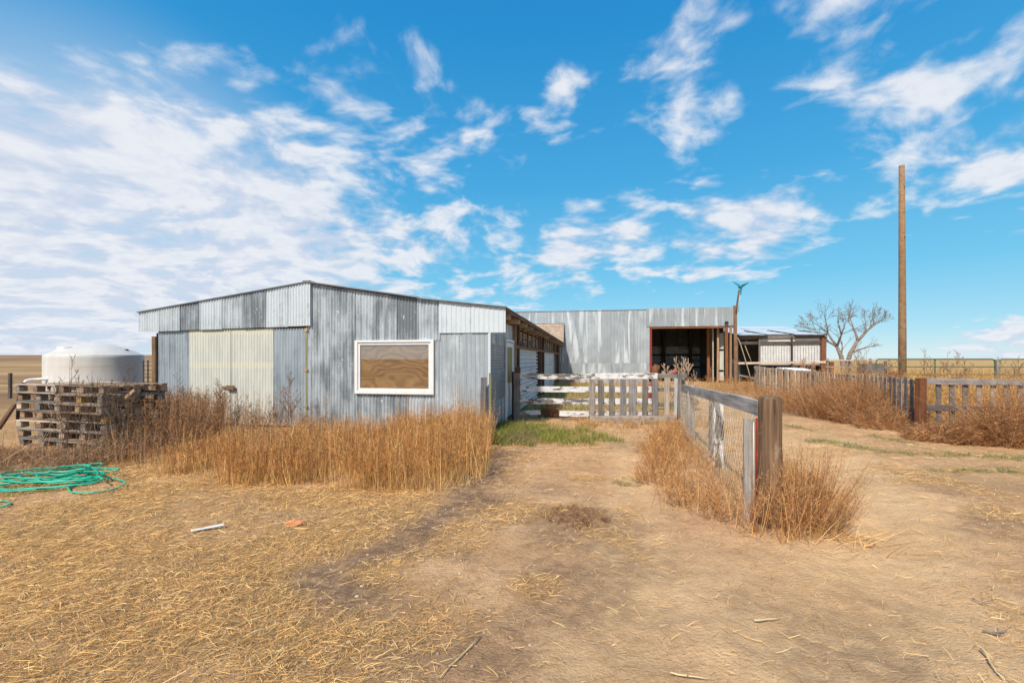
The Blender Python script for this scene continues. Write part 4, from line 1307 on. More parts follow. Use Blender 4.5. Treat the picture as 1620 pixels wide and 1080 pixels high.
# thick corner post
prof_p = [(1220.0, 4.48)]
px_ = (1220.5 - 810) / F * 4.48
cp_ = lathe('corner_post', None, [(.0001, 1.262), (.05, 1.265), (.088, 1.258), (.104, 1.235), (.106, 1.1), (.104, .8), (.108, .5), (.112, .2), (.115, -.05)], 'pole', 20, (px_, 4.50, 0), label='thick cracked brown post at the near end of the chain-link fence', cat='post')
dm = cp_.data
for v_ in dm.vertices:
    a_ = math.atan2(v_.co.y, v_.co.x)
    k = 1 + .05 * math.sin(3 * a_ + 1) + .03 * math.sin(7 * a_ + v_.co.z)
    v_.co.x *= k; v_.co.y *= k

# ------------------------------------------------------------------ picket fence on the right
pf = thing('picket_fence', 'long weathered picket fence curving back to the shed from the rust-brown post', 'fence', (8.9, 10.0, 0))
def prel(x, y, z): return (x - 8.9, y - 10.0, z)
nodes = [(8.95, 10.05), (11.9, 18.0), (12.35, 23.2)]
htop = {0: 1.19, 1: 1.15, 2: 1.28}
mats_near = ['wood_gray2', 'wood_dark2', 'wood_gray2']  # shade on the pickets nearest the post, put into darker woods
tot = 0; cnt = 0
for s_ in range(2):
    a = Vector((*nodes[s_], 0)); b = Vector((*nodes[s_+1], 0)); L = (b - a).length; d = (b - a).normalized()
    nrm = Vector((-d.y, d.x, 0))
    if nrm.x > 0: nrm = -nrm
    h0, h1 = htop[s_], htop[s_+1]
    n = int(L / .275)
    board('rail', pf, prel(a.x, a.y, h0 - .07), prel(b.x, b.y, h1 - .07), .09, .04, 'wood_pale')
    board('rail', pf, prel(a.x, a.y, .42), prel(b.x, b.y, .42), .10, .04, 'wood_gray')
    for i in range(n):
        u = .16 + i * .275 + random.uniform(-.015, .015)
        p = a + d * u + nrm * .045
        h = h0 + (h1 - h0) * u / L
        if s_ == 0 and u < 1.7: mt = random.choice(mats_near)
        elif s_ == 0 and 3.6 < u < 5.0: mt = random.choice(['wood_gray', 'wood_dark2', 'wood_pale'])
        else: mt = random.choice(['wood_cream', 'wood_cream', 'wood_pale', 'wood_tan2', 'wood_cream' if s_ else 'wood_gray'])
        if s_ == 0 and abs(u - 2.0) < .15: mt = 'wood_pale'
        le = Vector((random.uniform(-.02, .02), random.uniform(-.02, .02), 0))
        o = board('picket', pf, prel(p.x, p.y, .02), prel(p.x + le.x, p.y + le.y, h + random.uniform(-.02, .02)), .145, .022, mt, up=d, rag=.006)
    if s_ == 0:
        board('post', pf, prel(b.x + .08, b.y + .1, 0), prel(b.x + .08, b.y + .1, 1.2), .12, .12, 'wood_gray', up=(1, 0, 0))
board('post', pf, prel(12.5, 23.3, 0), prel(12.5, 23.3, 1.3), .12, .12, 'wood_gray', up=(1, 0, 0))

pf2 = thing('slatted_fence', 'low slatted board fence right of the rust-brown post with orange straw behind', 'fence', (9.0, 9.95, 0))
def q2_(x, y, z): return (x - 9.0, y - 9.95, z)
E = (13.2, 9.0)
dd = Vector((E[0] - 9.0, E[1] - 9.95, 0)); LL2 = dd.length; dd.normalize()
def on2(u, off=0.0): 
    p = Vector((9.0, 9.95, 0)) + dd * u; return p.x, p.y + off
board('top_rail', pf2, q2_(*on2(.0), 1.15), q2_(*on2(2.2), 1.13), .13, .045, 'wood_gray2', seg=5, variant=41)
board('top_rail', pf2, q2_(*on2(2.2, -.02), 1.13), q2_(*on2(LL2, -.02), 1.10), .13, .045, 'wood_brown', seg=5, variant=42)
board('lower_rail', pf2, q2_(*on2(.05), .57), q2_(*on2(LL2), .52), .13, .045, 'wood_dark2', seg=6, variant=43)
for i in range(16):
    u = .32 + i * .245
    if u > LL2: break
    x, y = on2(u, .05)
    board('picket', pf2, q2_(x, y, .12 + random.uniform(-.05, .1)), q2_(x + random.uniform(-.02, .02), y, 1.10 + random.uniform(-.02, .02)), .115, .022, ['wood_gray', 'wood_dark2', 'wood_gray2', 'wood_pale', 'wood_pale', 'wood_gray2', 'wood_gray'][i % 7], up=(1, 0, 0), rag=.006)
board('rust_post', None, (8.88, 9.90, 0), (8.90, 9.90, 1.215), .165, .15, 'wood_rust', up=(1, 0, 0), rag=.01, label='rust-brown square post where the picket fence meets the slatted fence', cat='post')

# ------------------------------------------------------------------ utility pole
pz = 22.0
upo = thing('utility_pole', 'tall bare wooden utility pole rising behind the picket fence', 'pole', ((1427.5 - 810) / F * pz, pz, 0))
tube('pole_shaft', upo, [(0, 0, -.2), (.0, 0, 3), (-.01, 0, 6.5), (-.03, 0, EYE + (HOR - 262) / F * pz)], [.165, .155, .135, .115], 'pole_tan', 14)
for z_ in (7.5, 9.9):
    tube('bolt', upo, [(-.02, -.20, z_), (-.02, -.1, z_), (-.02, .16, z_)], .015, 'dark_metal', 5)

# ------------------------------------------------------------------ green tube gates and rails
def tube_gate(x0, x1, y, z0, z1, lab, flip=False):
    g = thing('tube_gate', lab, 'gate', (x0, y, 0), 0, 'green tube gates behind the right-hand fence')
    w = x1 - x0; r = .028; c = .12
    fr = [(c, 0, z1), (w * .5, 0, z1), (w - c, 0, z1), (w - .03, 0, z1 - .04), (w, 0, z1 - c), (w, 0, z0), (w * .5, 0, z0), (0, 0, z0), (0, 0, z1 - c), (.03, 0, z1 - .04), (c, 0, z1)]
    tube('frame', g, fr, r, 'green_paint', 8)
    for k in range(1, 4):
        z = z0 + (z1 - z0) * k / 4
        tube('bar', g, [(0, 0, z), (w / 2, 0, z), (w, 0, z)], r * .8, 'green_paint', 6)
    tube('brace', g, [(w * .5, 0.02, z0), (w * .5, 0.02, (z0+z1)/2), (w * .5, 0.02, z1)], r, 'green_paint', 6)
gy = 20.0
tube_gate((1386 - 810) / F * gy, (1574 - 810) / F * gy, gy, .28, 1.63, 'long green tube gate passing behind the utility pole')
tube_gate((1581 - 810) / F * gy, (1750 - 810) / F * gy, gy, .28, 1.63, 'second green tube gate cut off by the right edge')
board('gate_post', None, ((1577.5 - 810) / F * gy, gy, 0), ((1577.5 - 810) / F * gy, gy, 1.62), .12, .12, 'wood_gray', up=(1, 0, 0), label='grey post between the two green tube gates', cat='post')
rf = thing('rail_fence', 'grey pipe rail fence between shed and green gate', 'fence', ((1306 - 810) / F * 24, 24, 0))
def rfx(px): return (px - 1306) / F * 24
for z_ in (1.58, 1.22, .85):
    board('rail', rf, (rfx(1306), 0, z_), (rfx(1400), -.3, z_ - .02), .06, .05, 'wood_pale', seg=5)
for px in (1310, 1345, 1378, 1402):
    board('post', rf, (rfx(px), .05, 0), (rfx(px), .05, 1.66), .10, .10, 'wood_gray', up=(1, 0, 0))
q = AT(1384, 578, 21.5)
tr_ = thing('feed_trough', 'dark weathered wooden trough among weeds beside the green gate', 'trough', (q.x, q.y, 0))
slab('trough_body', tr_, [(-.42, 0, .95), (.42, 0, .95), (.46, 0, 1.42), (-.46, 0, 1.42)], (0, .5, 0), 'wood_dark2')
board('trough_leg', tr_, (-.35, .1, 0), (-.35, .1, .96), .1, .1, 'wood_dark', up=(1, 0, 0)); board('trough_leg', tr_, (.35, .1, 0), (.35, .1, .96), .1, .1, 'wood_dark', up=(1, 0, 0))
q = AT(1415, 589, 17)
br = thing('brush_heap', 'small rusty scrap pieces in the straw left of the utility pole', 'scrap', (q.x, q.y, 0))
for k in range(4):
    tube('scrap_piece', br, [(k * .14 - .2, 0, .6), (k * .14 - .2, 0, 1.0), (k * .14 - .13, .05, 1.12 + .03 * (k % 2))], [.05, .05, .045], 'rust', 6)

# ------------------------------------------------------------------ bare tree
def grow(segs, p, d, r, L, depth, rr, spread=.5):
    n = 4; pts = [p]; rad = [r]
    for i in range(n):
        d = (d + Vector((rr.gauss(0, .14), rr.gauss(0, .14), rr.gauss(0, .08) + (.03 if depth > 1 else 0)))).normalized()
        p = p + d * (L / n); pts.append(p); rad.append(r * (1 - .42 * (i + 1) / n))
        if depth < 5 and i >= 1 and rr.random() < .38:
            s = Vector((rr.gauss(0, 1), rr.gauss(0, 1), rr.gauss(0, .55))); s = (s - d * s.dot(d)).normalized()
            nd = (d + s * rr.uniform(.6, 1.0)).normalized()
            grow(segs, p, nd, rad[-1] * rr.uniform(.5, .7), L * rr.uniform(.55, .8), depth + 1, rr)
    segs.append((pts, rad, depth))
    if depth < 5:
        for k in range(2):
            s = Vector((rr.gauss(0, 1), rr.gauss(0, 1), rr.gauss(0, .4))); s = (s - d * s.dot(d)).normalized()
            nd = (d + s * rr.uniform(.3, .7)).normalized()
            grow(segs, p, nd, rad[-1] * .8, L * rr.uniform(.6, .85), depth + 1, rr)
def tree(name, lab, px, y, leans, Hs, seed, r0):
    t = thing(name, lab, 'tree', ((px - 810) / F * y, y, 0))
    rr = random.Random(seed); br_ = []; tk_ = []
    for (x0, lean, h, bran) in leans:
        pts = [Vector((x0, 0, -.2)), Vector((x0 - lean * .1, 0, h * .3)), Vector((x0 + lean * .25, .05, h * .65)), Vector((x0 + lean, .1, h))]
        tk_.append(([tuple(p) for p in pts], [r0 * 1.25, r0 * .95, r0 * .8, r0 * .6]))
        segs = []
        for b in bran:
            d = Vector(b).normalized()
            grow(segs, pts[-1], d, r0 * .52, Hs, 1, rr)
        segs2 = []
        grow(segs2, pts[2], Vector((-lean * 1.5 - .6 if lean < 0 else lean + .7, .3, .5)).normalized(), r0 * .35, Hs * .8, 2, rr)
        br_ += segs + segs2
    tubes('trunk', t, tk_, 'bark', 9)
    v, f = join_arrays([tube_arrays([tuple(p) for p in s[0]], [max(.013, q_) for q_ in s[1]], 5 if s[2] < 3 else 3) for s in br_])
    link('crown', fast_mesh('crown', v, f, None, M['bark']), t)
    return t
tree('bare_tree', 'bare leafless two-trunked tree standing behind the rail fence right of the shed', 1328, 45.0,
     [(.55 - .2, -.55, 2.9, [(-.9, 0, .75), (-.35, .2, 1), (-.15, -.5, 1)]), (.85, 1.0, 3.4, [(.95, 0, .55), (.2, .2, 1), (.6, -.5, .8)])], 1.55, 12, .24)

# ------------------------------------------------------------------ green hose heap
hp = []
rr = random.Random(5)
hc = Vector((*GP(95, 770), 0))
def loop(cx, cy, rx, ry, rot, a0, a1, z):
    n = int(abs(a1 - a0) / .22) + 2
    out_ = []
    for i in range(n):
        a = a0 + (a1 - a0) * i / (n - 1)
        x = rx * math.cos(a) * (1 + .05 * math.sin(3 * a)); y = ry * math.sin(a)
        out_.append((cx + x * math.cos(rot) - y * math.sin(rot), cy + x * math.sin(rot) + y * math.cos(rot), z + .02 * math.sin(2 * a + cx)))
    return out_
hose_paths = []
for k, (px, py, rx, ry, rot) in enumerate(((70, 768, .72, .30, .15), (60, 772, .62, .26, .25), (85, 762, .66, .24, -.05), (95, 758, .42, .30, .3), (50, 776, .80, .22, .1), (110, 765, .5, .2, -.2), (120, 752, .28, .22, .6), (88, 766, .75, .33, .05), (72, 760, .5, .36, .0))):
    c = GP(px, py)
    hose_paths += loop(c[0], c[1], rx, ry, rot, k * .9, k * .9 + 6.1 + rr.uniform(-.5, .5), .03 + .012 * k)
pts = np.array(hose_paths)
for _ in range(2):
    pts[1:-1] = (pts[:-2] + pts[1:-1] * 2 + pts[2:]) / 4
pts[:, 2] += ground_h(pts[:, 0], pts[:, 1])
tail = [GP(*p) for p in ((150, 765), (185, 763), (199, 768), (190, 776), (165, 783), (130, 786), (112, 783), (108, 776), (128, 768), (160, 764))]
def smooth_pts(p2, z, n=6):
    p2 = np.array(p2); out_ = []
    P = np.vstack([p2[0], p2, p2[-1]])
    for i in range(1, len(P) - 2):
        for t in np.linspace(0, 1, n, endpoint=False):
            a, b, c, d = P[i-1], P[i], P[i+1], P[i+2]
            out_.append(.5 * ((2*b) + (-a + c)*t + (2*a - 5*b + 4*c - d)*t*t + (-a + 3*b - 3*c + d)*t**3))
    out_.append(P[-1]); o_ = np.array(out_)
    return np.column_stack([o_, ground_h(o_[:, 0], o_[:, 1]) + z])
left1 = [GP(*p) for p in ((-60, 772), (-20, 779), (40, 780), (90, 778), (130, 770))]
left2 = [GP(*p) for p in ((-60, 812), (-10, 806), (12, 802), (14, 796), (-5, 794), (-50, 797))]
left3 = [GP(*p) for p in ((-60, 736), (-5, 742), (18, 739), (30, 741))]
left4 = [GP(*p) for p in ((-60, 765), (0, 768), (50, 752), (110, 744), (125, 746), (140, 758), (110, 768), (40, 772), (-40, 781))]
arr = [tube_arrays(pts, .0095, 7)] + [tube_arrays(smooth_pts(q, z), .0095, 7) for q, z in ((tail, .03), (left1, .05), (left2, .02), (left3, .02), (left4, .07))]
v, f = join_arrays(arr)
link('garden_hose', fast_mesh('garden_hose', v, f, None, M['hose'], True), label='tangled heap of green garden hose on the straw at the left edge', cat='hose')

# ------------------------------------------------------------------ small things on the ground
def stick(px0, py0, px1, py1, w, mat, lab, cat='stick', h=.02, forks=0):
    a = GP(px0, py0); b = GP(px1, py1)
    A = Vector((*a, ground_h(*a) + h)); B = Vector((*b, ground_h(*b) + h)); 
    lists = []
    mid = [A + (B - A) * t + Vector((random.uniform(-1, 1), random.uniform(-1, 1), 0)) * (B - A).length * .035 for t in (.25, .5, .75)]
    main = [A] + mid + [B]
    lists.append(([tuple(p) for p in main], [w, w * .9, w * .8, w * .65, w * .4]))
    for k in range(forks):
        s = main[2 + k % 2]; e = s + (B - A) * .25 + Vector((random.uniform(-.12, .12), random.uniform(-.1, .1), .03))
        lists.append(([tuple(s), tuple((s + e) / 2), tuple(e)], [w * .6, w * .5, w * .3]))
    v, f = join_arrays([tube_arrays(p, r, 6) for p, r in lists])
    return link('stick' if cat == 'stick' else cat.replace(' ', '_'), fast_mesh('stick', v, f, None, M[mat], True), label=lab, cat=cat)
stick(758, 1006, 696, 1079, .0045, 'straw_wood', 'long pale forked stalk lying on the bare dirt at the bottom centre', forks=2)
stick(1193, 983, 1234, 978, .006, 'straw_wood', 'short pale straw stick lying on the dirt below the post')
stick(1552, 1030, 1590, 1079, .006, 'straw_wood', 'thin pale twig at the bottom right corner', forks=2)
stick(1538, 948, 1567, 960, .005, 'bark', 'small dark twig lying on the right-hand track', forks=1)
stick(1555, 1000, 1585, 1008, .006, 'bark', 'dark forked twig near the right edge on the dirt', forks=2)
stick(1060, 1068, 1120, 1075, .005, 'straw_wood', 'thin curved stalk at the bottom edge right of centre', forks=1)
a = GP(303, 849); b = GP(354, 838)
board('white_stick', None, (a[0], a[1], ground_h(*a) + .02), (b[0], b[1], ground_h(*b) + .03), .03, .008, 'white_vinyl', up=(0, 1, .2), rag=.012, label='flat white strip lying on the straw below the grass band', cat='strip')
q = GP(466, 828)
vs, fs = [], []
r2 = random.Random(2)
for i in range(7):
    for j in range(12):
        a_ = j / 12 * 2 * math.pi; p_ = i / 6 * math.pi / 2
        rad = math.cos(p_) * (1 + r2.uniform(-.12, .12)); vs.append((.10 * rad * math.cos(a_), .085 * rad * math.sin(a_), .032 * math.sin(p_) + r2.uniform(-.004, .004)))
for i in range(6):
    for j in range(12):
        fs.append((i*12+j, i*12+(j+1) % 12, (i+1)*12+(j+1) % 12, (i+1)*12+j))
me = bpy.data.meshes.new('orange_lump'); me.from_pydata(vs, [], fs); me.materials.append(M['orange'])
ol = link('orange_lump', me, label='small flat orange lump on the dry ground in front of the tall grass', cat='lump'); ol.location = (*q, float(ground_h(*q)))

# clods and pebbles
def rocks(n, dens, smin, smax, x0, x1, y0, y1):
    x, y, z = scatter(x0, x1, y0, y1, n, dens)
    k = inview(x, y); x, y, z = x[k], y[k], z[k]
    base = np.array([(1, 0, 0), (0, 1, 0), (-1, 0, 0), (0, -1, 0), (0, 0, .8), (.6, .6, .5), (-.6, .6, .5), (-.6, -.6, .5), (.6, -.6, .5)], float)
    tri = np.array([(0, 5, 8), (1, 6, 5), (2, 7, 6), (3, 8, 7), (4, 5, 6), (4, 6, 7), (4, 7, 8), (4, 8, 5), (0, 1, 5), (1, 2, 6), (2, 3, 7), (3, 0, 8)])
    N = len(x)
    s = rng.uniform(0, 1, N) ** 3 * (smax - smin) + smin
    v = base[None] * s[:, None, None] * (1 + rng.normal(size=(N, 9, 3)) * .22)
    a = rng.uniform(0, 6.28, N); ca, sa = np.cos(a)[:, None], np.sin(a)[:, None]
    v = np.stack([v[..., 0] * ca - v[..., 1] * sa, v[..., 0] * sa + v[..., 1] * ca, v[..., 2]], 2)
    v += np.stack([x, y, z - .002], 1)[:, None, :]
    f = (tri[None] + (np.arange(N) * 9)[:, None, None]).reshape(-1, 3)
    return v.reshape(-1, 3), f
v, f = rocks(20000, lambda x, y: np.clip(.25 + m_dark(x, y) - .5 * m_track(x, y), 0.05, 1), .003, .016, -8, 9, 1.9, 9)
link('soil_clods', fast_mesh('soil_clods', v, f, None, M['stone'], False), kind='stuff', label='small clods and pebbles scattered on the bare dirt', cat='clods')

# ------------------------------------------------------------------ vegetation
def straws(veg, x0, x1, y0, y1, n, dens, Lr, Wr, cols, lift=.03, aniso=None):
    x, y, z = scatter(x0, x1, y0, y1, n, dens)
    k = inview(x, y); x, y, z = x[k], y[k], z[k]; N = len(x)
    L = rng.uniform(*Lr, N); a = rng.uniform(0, 2 * np.pi, N)
    if aniso is not None:
        a = aniso + (fbm(x, y, 1.2, 2, 17) - .5) * 2.2 + rng.normal(size=N) * .7 + (rng.random(N) < .35) * rng.uniform(0, 3, N)
    b = np.stack([x - np.cos(a) * L / 2, y - np.sin(a) * L / 2, z + rng.uniform(.001, lift, N)], 1)
    t = np.stack([x + np.cos(a) * L / 2, y + np.sin(a) * L / 2, z + rng.uniform(.001, lift * 1.3, N)], 1)
    bend = rng.normal(size=(N, 3)) * L[:, None] * .35; bend[:, 2] = np.abs(bend[:, 2]) * .4
    v, f, per = ribbons(b, t, bend, rng.uniform(*Wr, N), 4, taper=.4)
    veg.add(v, f, per, pal(N, cols))

def tufts(veg, x, y, h, cols, lean=.35, Wr=(.002, .004), K=4, jitter=.2):
    N = len(x); z = ground_h(x, y)
    b = np.stack([x, y, z - .01], 1)
    l = rng.normal(size=(N, 2)) * lean
    t = b + np.stack([l[:, 0] * h, l[:, 1] * h, h], 1)
    bend = np.stack([rng.normal(size=N) * h * .4, rng.normal(size=N) * h * .4, -np.abs(rng.normal(size=N)) * h * .15], 1)
    v, f, per = ribbons(b, t, bend, rng.uniform(*Wr, N), K)
    veg.add(v, f, per, pal(N, cols, jitter))

def stalks(veg, x, y, h, cols, lean=.12, W=.0045, ntw=10, twl=.12, tws=.45, twcols=None, t0=.45, zoff=0.0, outw=None):
    """stems carrying short side twigs that read as seed heads"""
    N = len(x); z = ground_h(x, y) + zoff
    b = np.stack([x, y, z - .02], 1)
    l = rng.normal(size=(N, 2)) * lean
    if outw is not None:
        l = l + outw
    t = b + np.stack([l[:, 0] * h, l[:, 1] * h, h], 1)
    bend = np.stack([rng.normal(size=N) * h * .18, rng.normal(size=N) * h * .18, np.zeros(N)], 1)
    v, f, per = ribbons(b, t, bend, np.full(N, W) * rng.uniform(.6, 1.5, N), 5, taper=.7)
    col = pal(N, cols)
    veg.add(v, f, per, col)
    tt = rng.uniform(t0, 1.0, (N, ntw))[..., None]
    p = b[:, None] * (1 - tt) + t[:, None] * tt + bend[:, None] * (tt * (1 - tt) + tt * tt * .35)
    a = rng.uniform(0, 6.28, (N, ntw)); up = rng.uniform(.5, 1.4, (N, ntw))
    tl = twl * rng.uniform(.4, 1.2, (N, ntw)) * (1.35 - tt[..., 0])
    d = np.stack([np.cos(a) * tws * 2, np.sin(a) * tws * 2, up], 2); d /= np.linalg.norm(d, axis=2)[..., None]
    e = p + d * tl[..., None]
    p = p.reshape(-1, 3); e = e.reshape(-1, 3)
    v, f, per = ribbons(p, e, rng.normal(size=p.shape) * .01, np.full(len(p), W * .8), 3)
    cc = pal(N, twcols or cols); veg.add(v, f, per, np.repeat(cc, ntw, axis=0))

# straw litter
vg = Veg()
flow = .5
straws(vg, -8.5, 6, 1.9, 4.2, 125000, lambda x, y: .04 + .96 * m_straw(x, y), (.02, .10), (.0014, .0034), STRAW, .03, flow)
straws(vg, -10, 6, 4.2, 8.5, 110000, lambda x, y: .04 + .96 * m_straw(x, y), (.025, .11), (.0020, .0045), STRAW, .035, flow)
straws(vg, -4, 9, 1.9, 9, 60000, lambda x, y: .55 * (1 - .75 * m_track(x, y)) * fade(.40, .66, fbm(x, y, .45, 4, 50)) + .03, (.01, .06), (.001, .0028), STRAW + BROWN + BROWN + [(.22, .14, .08)], .012)
straws(vg, 0, 13, 6.5, 12, 14000, lambda x, y: .35 * (1 - m_track(x, y)), (.05, .16), (.003, .005), STRAW, .02)
vg.build('straw_litter', 'straw', kind='stuff', label='flattened dry straw littering the yard', cat='straw')
# short upright stubble
vg = Veg()
x, y, z = scatter(-9, 1.2, 2.2, 7.6, 60000, lambda x, y: np.clip(m_straw(x, y), 0, 1) * fade(.42, .6, fbm(x, y, .55, 3, 60)) * (.25 + .75 * fade(3.5, 5.5, y)))
k = inview(x, y); x, y = x[k], y[k]
tufts(vg, x, y, rng.uniform(.02, .09, len(x)), STRAW + [(.50, .30, .13)], .6, (.0018, .0036), 3)
vg.build('stubble', 'drygrass', kind='stuff', label='short dry stubble between the straw', cat='stubble')

# tall golden grass in front of the barn
edge = ppath((150, 752), (270, 758), (400, 776), (560, 778), (690, 790), (765, 770), (785, 715))
def in_band(x, y):
    ye = np.interp(x, [p[0] for p in edge], [p[1] for p in edge], left=6.4, right=99)
    yb = 10.0 + (-.174) * (x + .5)
    s = fade(-.05, .25, y - ye + (fbm(x, y, .4, 2, 70) - .5) * .5)
    xr = np.interp(y, [5.6, 7.0, 8.0, 9.6], [-.55, -.35, -.45, -.75])
    return s * (y < yb - .15) * fade(.12, -.30, x - xr + (fbm(x, y, .5, 2, 73) - .5) * .7)
vg = Veg()
def dens_g(x, y): return in_band(x, y) * (.06 + .94 * fade(.38, .56, fbm(x, y, .26, 3, 75))) * np.where(x < -2.3, fade(8.0, 7.0, y), 1.0)
x, y, z = scatter(-5.6, 0, 5.6, 9.6, 21000, lambda x, y: dens_g(x, y) * fade(-5.6, -4.4, x))
hh = rng.uniform(.36, .62, len(x)) * (.35 + 1.15 * fbm(x, y, .55, 3, 77)) * (.66 + .30 * fade(-3.2, -.9, x)) * np.exp(rng.normal(size=len(x)) * .22) + .05
sel = rng.random(len(x)) < .62
stalks(vg, x[sel], y[sel], hh[sel] * 1.15, [(.62, .38, .15), (.52, .29, .11), (.36, .19, .08), (.68, .46, .22)], .10, .0062, 11, .12, .4, [(.50, .24, .09), (.40, .18, .07), (.56, .31, .13), (.28, .13, .06)], .52)
tufts(vg, x[~sel], y[~sel], hh[~sel], GOLD, .22, (.003, .006), 4)
x, y, z = scatter(-5.6, 0, 5.5, 7.0, 16000, lambda x, y: dens_g(x, y - .12) * fade(-5.6, -4.6, x))
tufts(vg, x, y, rng.uniform(.08, .3, len(x)), GOLD + STRAW, .35, (.003, .005), 3)
N = 420
x = -.85 + rng.normal(size=N) * .33; y = 7.9 + rng.normal(size=N) * .75
x = np.minimum(x, -.42)
stalks(vg, x, y, rng.uniform(.4, .82, N), GOLD, .13, .0055, 16, .15, .5, RUSSET[:4] + GOLD[:1], .4)
x, y, z = scatter(-4.8, -.5, 6.2, 8.6, 420, lambda x, y: in_band(x, y))
stalks(vg, x, y, rng.uniform(.4, .74, len(x)), GOLD, .16, .0055, 16, .14, .5, RUSSET + GOLD[:2], .4)
vg.build('golden_grass', 'drygrass', kind='stuff', label='dense band of tall orange dry grass before the barn wall', cat='grass')

# brown weeds in front of doors and pallets
vg = Veg()
x, y, z = scatter(-9.6, -3.6, 6.3, 10.8, 9000, lambda x, y: fade(6.5, 7.0, y) * (y < 10.0 - .174 * (x + .5) - .1) * fade(-3.4, -4.6, x) * (.25 + .75 * fade(.35, .6, fbm(x, y, .5, 3, 80))) * np.where((x < -6.2) & (y > 7.5), .12, 1) * np.where(x < -7.0, .6, 1) * np.where((x > -5.9) & (y > 7.2), .20, 1))
hh = rng.uniform(.30, .62, len(x)) * np.where((x < -6.5) & (y < 7.9), .55, 1) * (.7 + .6 * fbm(x, y, .7, 2, 81)) * np.where((y > 8) & (x > -6.3), .95, 1)
stalks(vg, x, y, hh, BROWN + RUSSET[1:2], .18, .005, 11, .12, .6, BROWN)
x, y, z = scatter(-6.3, -3.7, 8.6, 10.6, 230, lambda x, y: (y < 10.0 - .174 * (x + .5) - .15) * fade(.4, .55, fbm(x, y, .5, 2, 84)))
stalks(vg, x, y, rng.uniform(.4, 1.1, len(x)), BROWN, .10, .007, 20, .15, .5, BROWN)
# russet clump at the pallet end
x, y, z = scatter(-6.7, -5.7, 7.9, 9.4, 520, lambda x, y: np.ones_like(x) * .8)
stalks(vg, x, y, rng.uniform(.45, 1.1, len(x)), RUSSET[:2] + BROWN, .14, .006, 20, .14, .5, RUSSET[:2] + BROWN)
x, y, z = scatter(-10.5, -6.2, 5.9, 7.7, 5200, lambda x, y: fade(6.1, 6.9, y + (fbm(x, y, .5, 2, 82) - .5) * .9) * (.35 + .65 * fade(.4, .6, fbm(x, y, .45, 2, 83))))
stalks(vg, x, y, rng.uniform(.10, .42, len(x)) * np.where((x > -9.0) & (x < -6.7), .55, 1), BROWN + [(.42, .34, .26)], .55, .0055, 10, .12, .8, BROWN + [(.42, .34, .26)])
x, y, z = scatter(-11.5, -6.5, 9.3, 11.2, 1500, lambda x, y: (x + .95 * (y - 9.9) > -10.9) * (np.hypot(x + 11.9, y - 13) > 1.75) * .9 * (y < 9.3 + .3 * (-6.5 - x) + 1.2) * (y > 8.9 + .32 * (-7.2 - x) + .45))
stalks(vg, x, y, rng.uniform(.6, 1.05, len(x)), BROWN, .12, .012, 14, .2, .6, BROWN)  # added behind the pallets so the gaps between boards look dark
x, y, z = scatter(-4.6, -.6, 7.2, 10.2, 3800, lambda x, y: (y < 10.0 - .174 * (x + .5) - .12) * (.3 + .7 * fade(.35, .6, fbm(x, y, .4, 2, 111))))
stalks(vg, x, y, rng.uniform(.15, .48, len(x)), GOLD[:4] + RUSSET, .2, .005, 9, .12, .5, RUSSET + GOLD[:3])
vg.build('brown_weeds', 'weed', kind='stuff', label='tangled brown weeds in front of pallets and barn doors', cat='weeds')

# arching loose canes over the pallets
vg = Veg()
N = 160
x = rng.uniform(-10.2, -5.8, N); y = rng.uniform(6.6, 7.5, N); z = ground_h(x, y)
b = np.stack([x, y, z], 1); L = rng.uniform(.3, 1.1, N); a = rng.normal(size=N) * .9
t = b + np.stack([np.sin(a) * L, rng.normal(size=N) * .15, np.abs(np.cos(a)) * L * .9], 1)
v, f, per = ribbons(b, t, rng.normal(size=(N, 3)) * .25, rng.uniform(.006, .011, N), 6)
vg.add(v, f, per, pal(N, [(.55, .42, .30), (.48, .34, .22), (.40, .28, .18)]))
vg.build('dry_canes', 'weed', kind='stuff', label='loose pale canes leaning over the pallet stacks', cat='canes')

# weeds round the chain-link panel
vg = Veg()
def around_link(x, y):
    u = (x - P0.x) * ax.x + (y - P0.y) * ax.y; s = (x - P0.x) * (-ax.y) + (y - P0.y) * ax.x
    return u, s
def dens_l(x, y):
    u, s = around_link(x, y)
    left = fade(1.0, .15, s + (fbm(x, y, .5, 2, 93) - .5) * .9) * (s > .17) * .6
    right = fade(-.7, -.2, s) * (s < -.02) * .55
    right = right * fade(2.2, 1.0, u)
    return np.where(s > 0, left, right) * (u > -.35) * (u < LL + .3) * (.2 + .8 * fade(.32, .6, fbm(x, y, .3, 2, 90)))
x, y, z = scatter(1.4, 5.2, 4.1, 10.5, 10000, dens_l)
u, s = around_link(x, y)
hh = rng.uniform(.22, .55, len(x)) * (.75 + .5 * fbm(x, y, .5, 2, 91)) * np.where(s < 0, 1.1, 1.0)
stalks(vg, x, y, hh, RUSSET + GOLD, .22, .0042, 14, .10, .6, RUSSET + GOLD[:3])
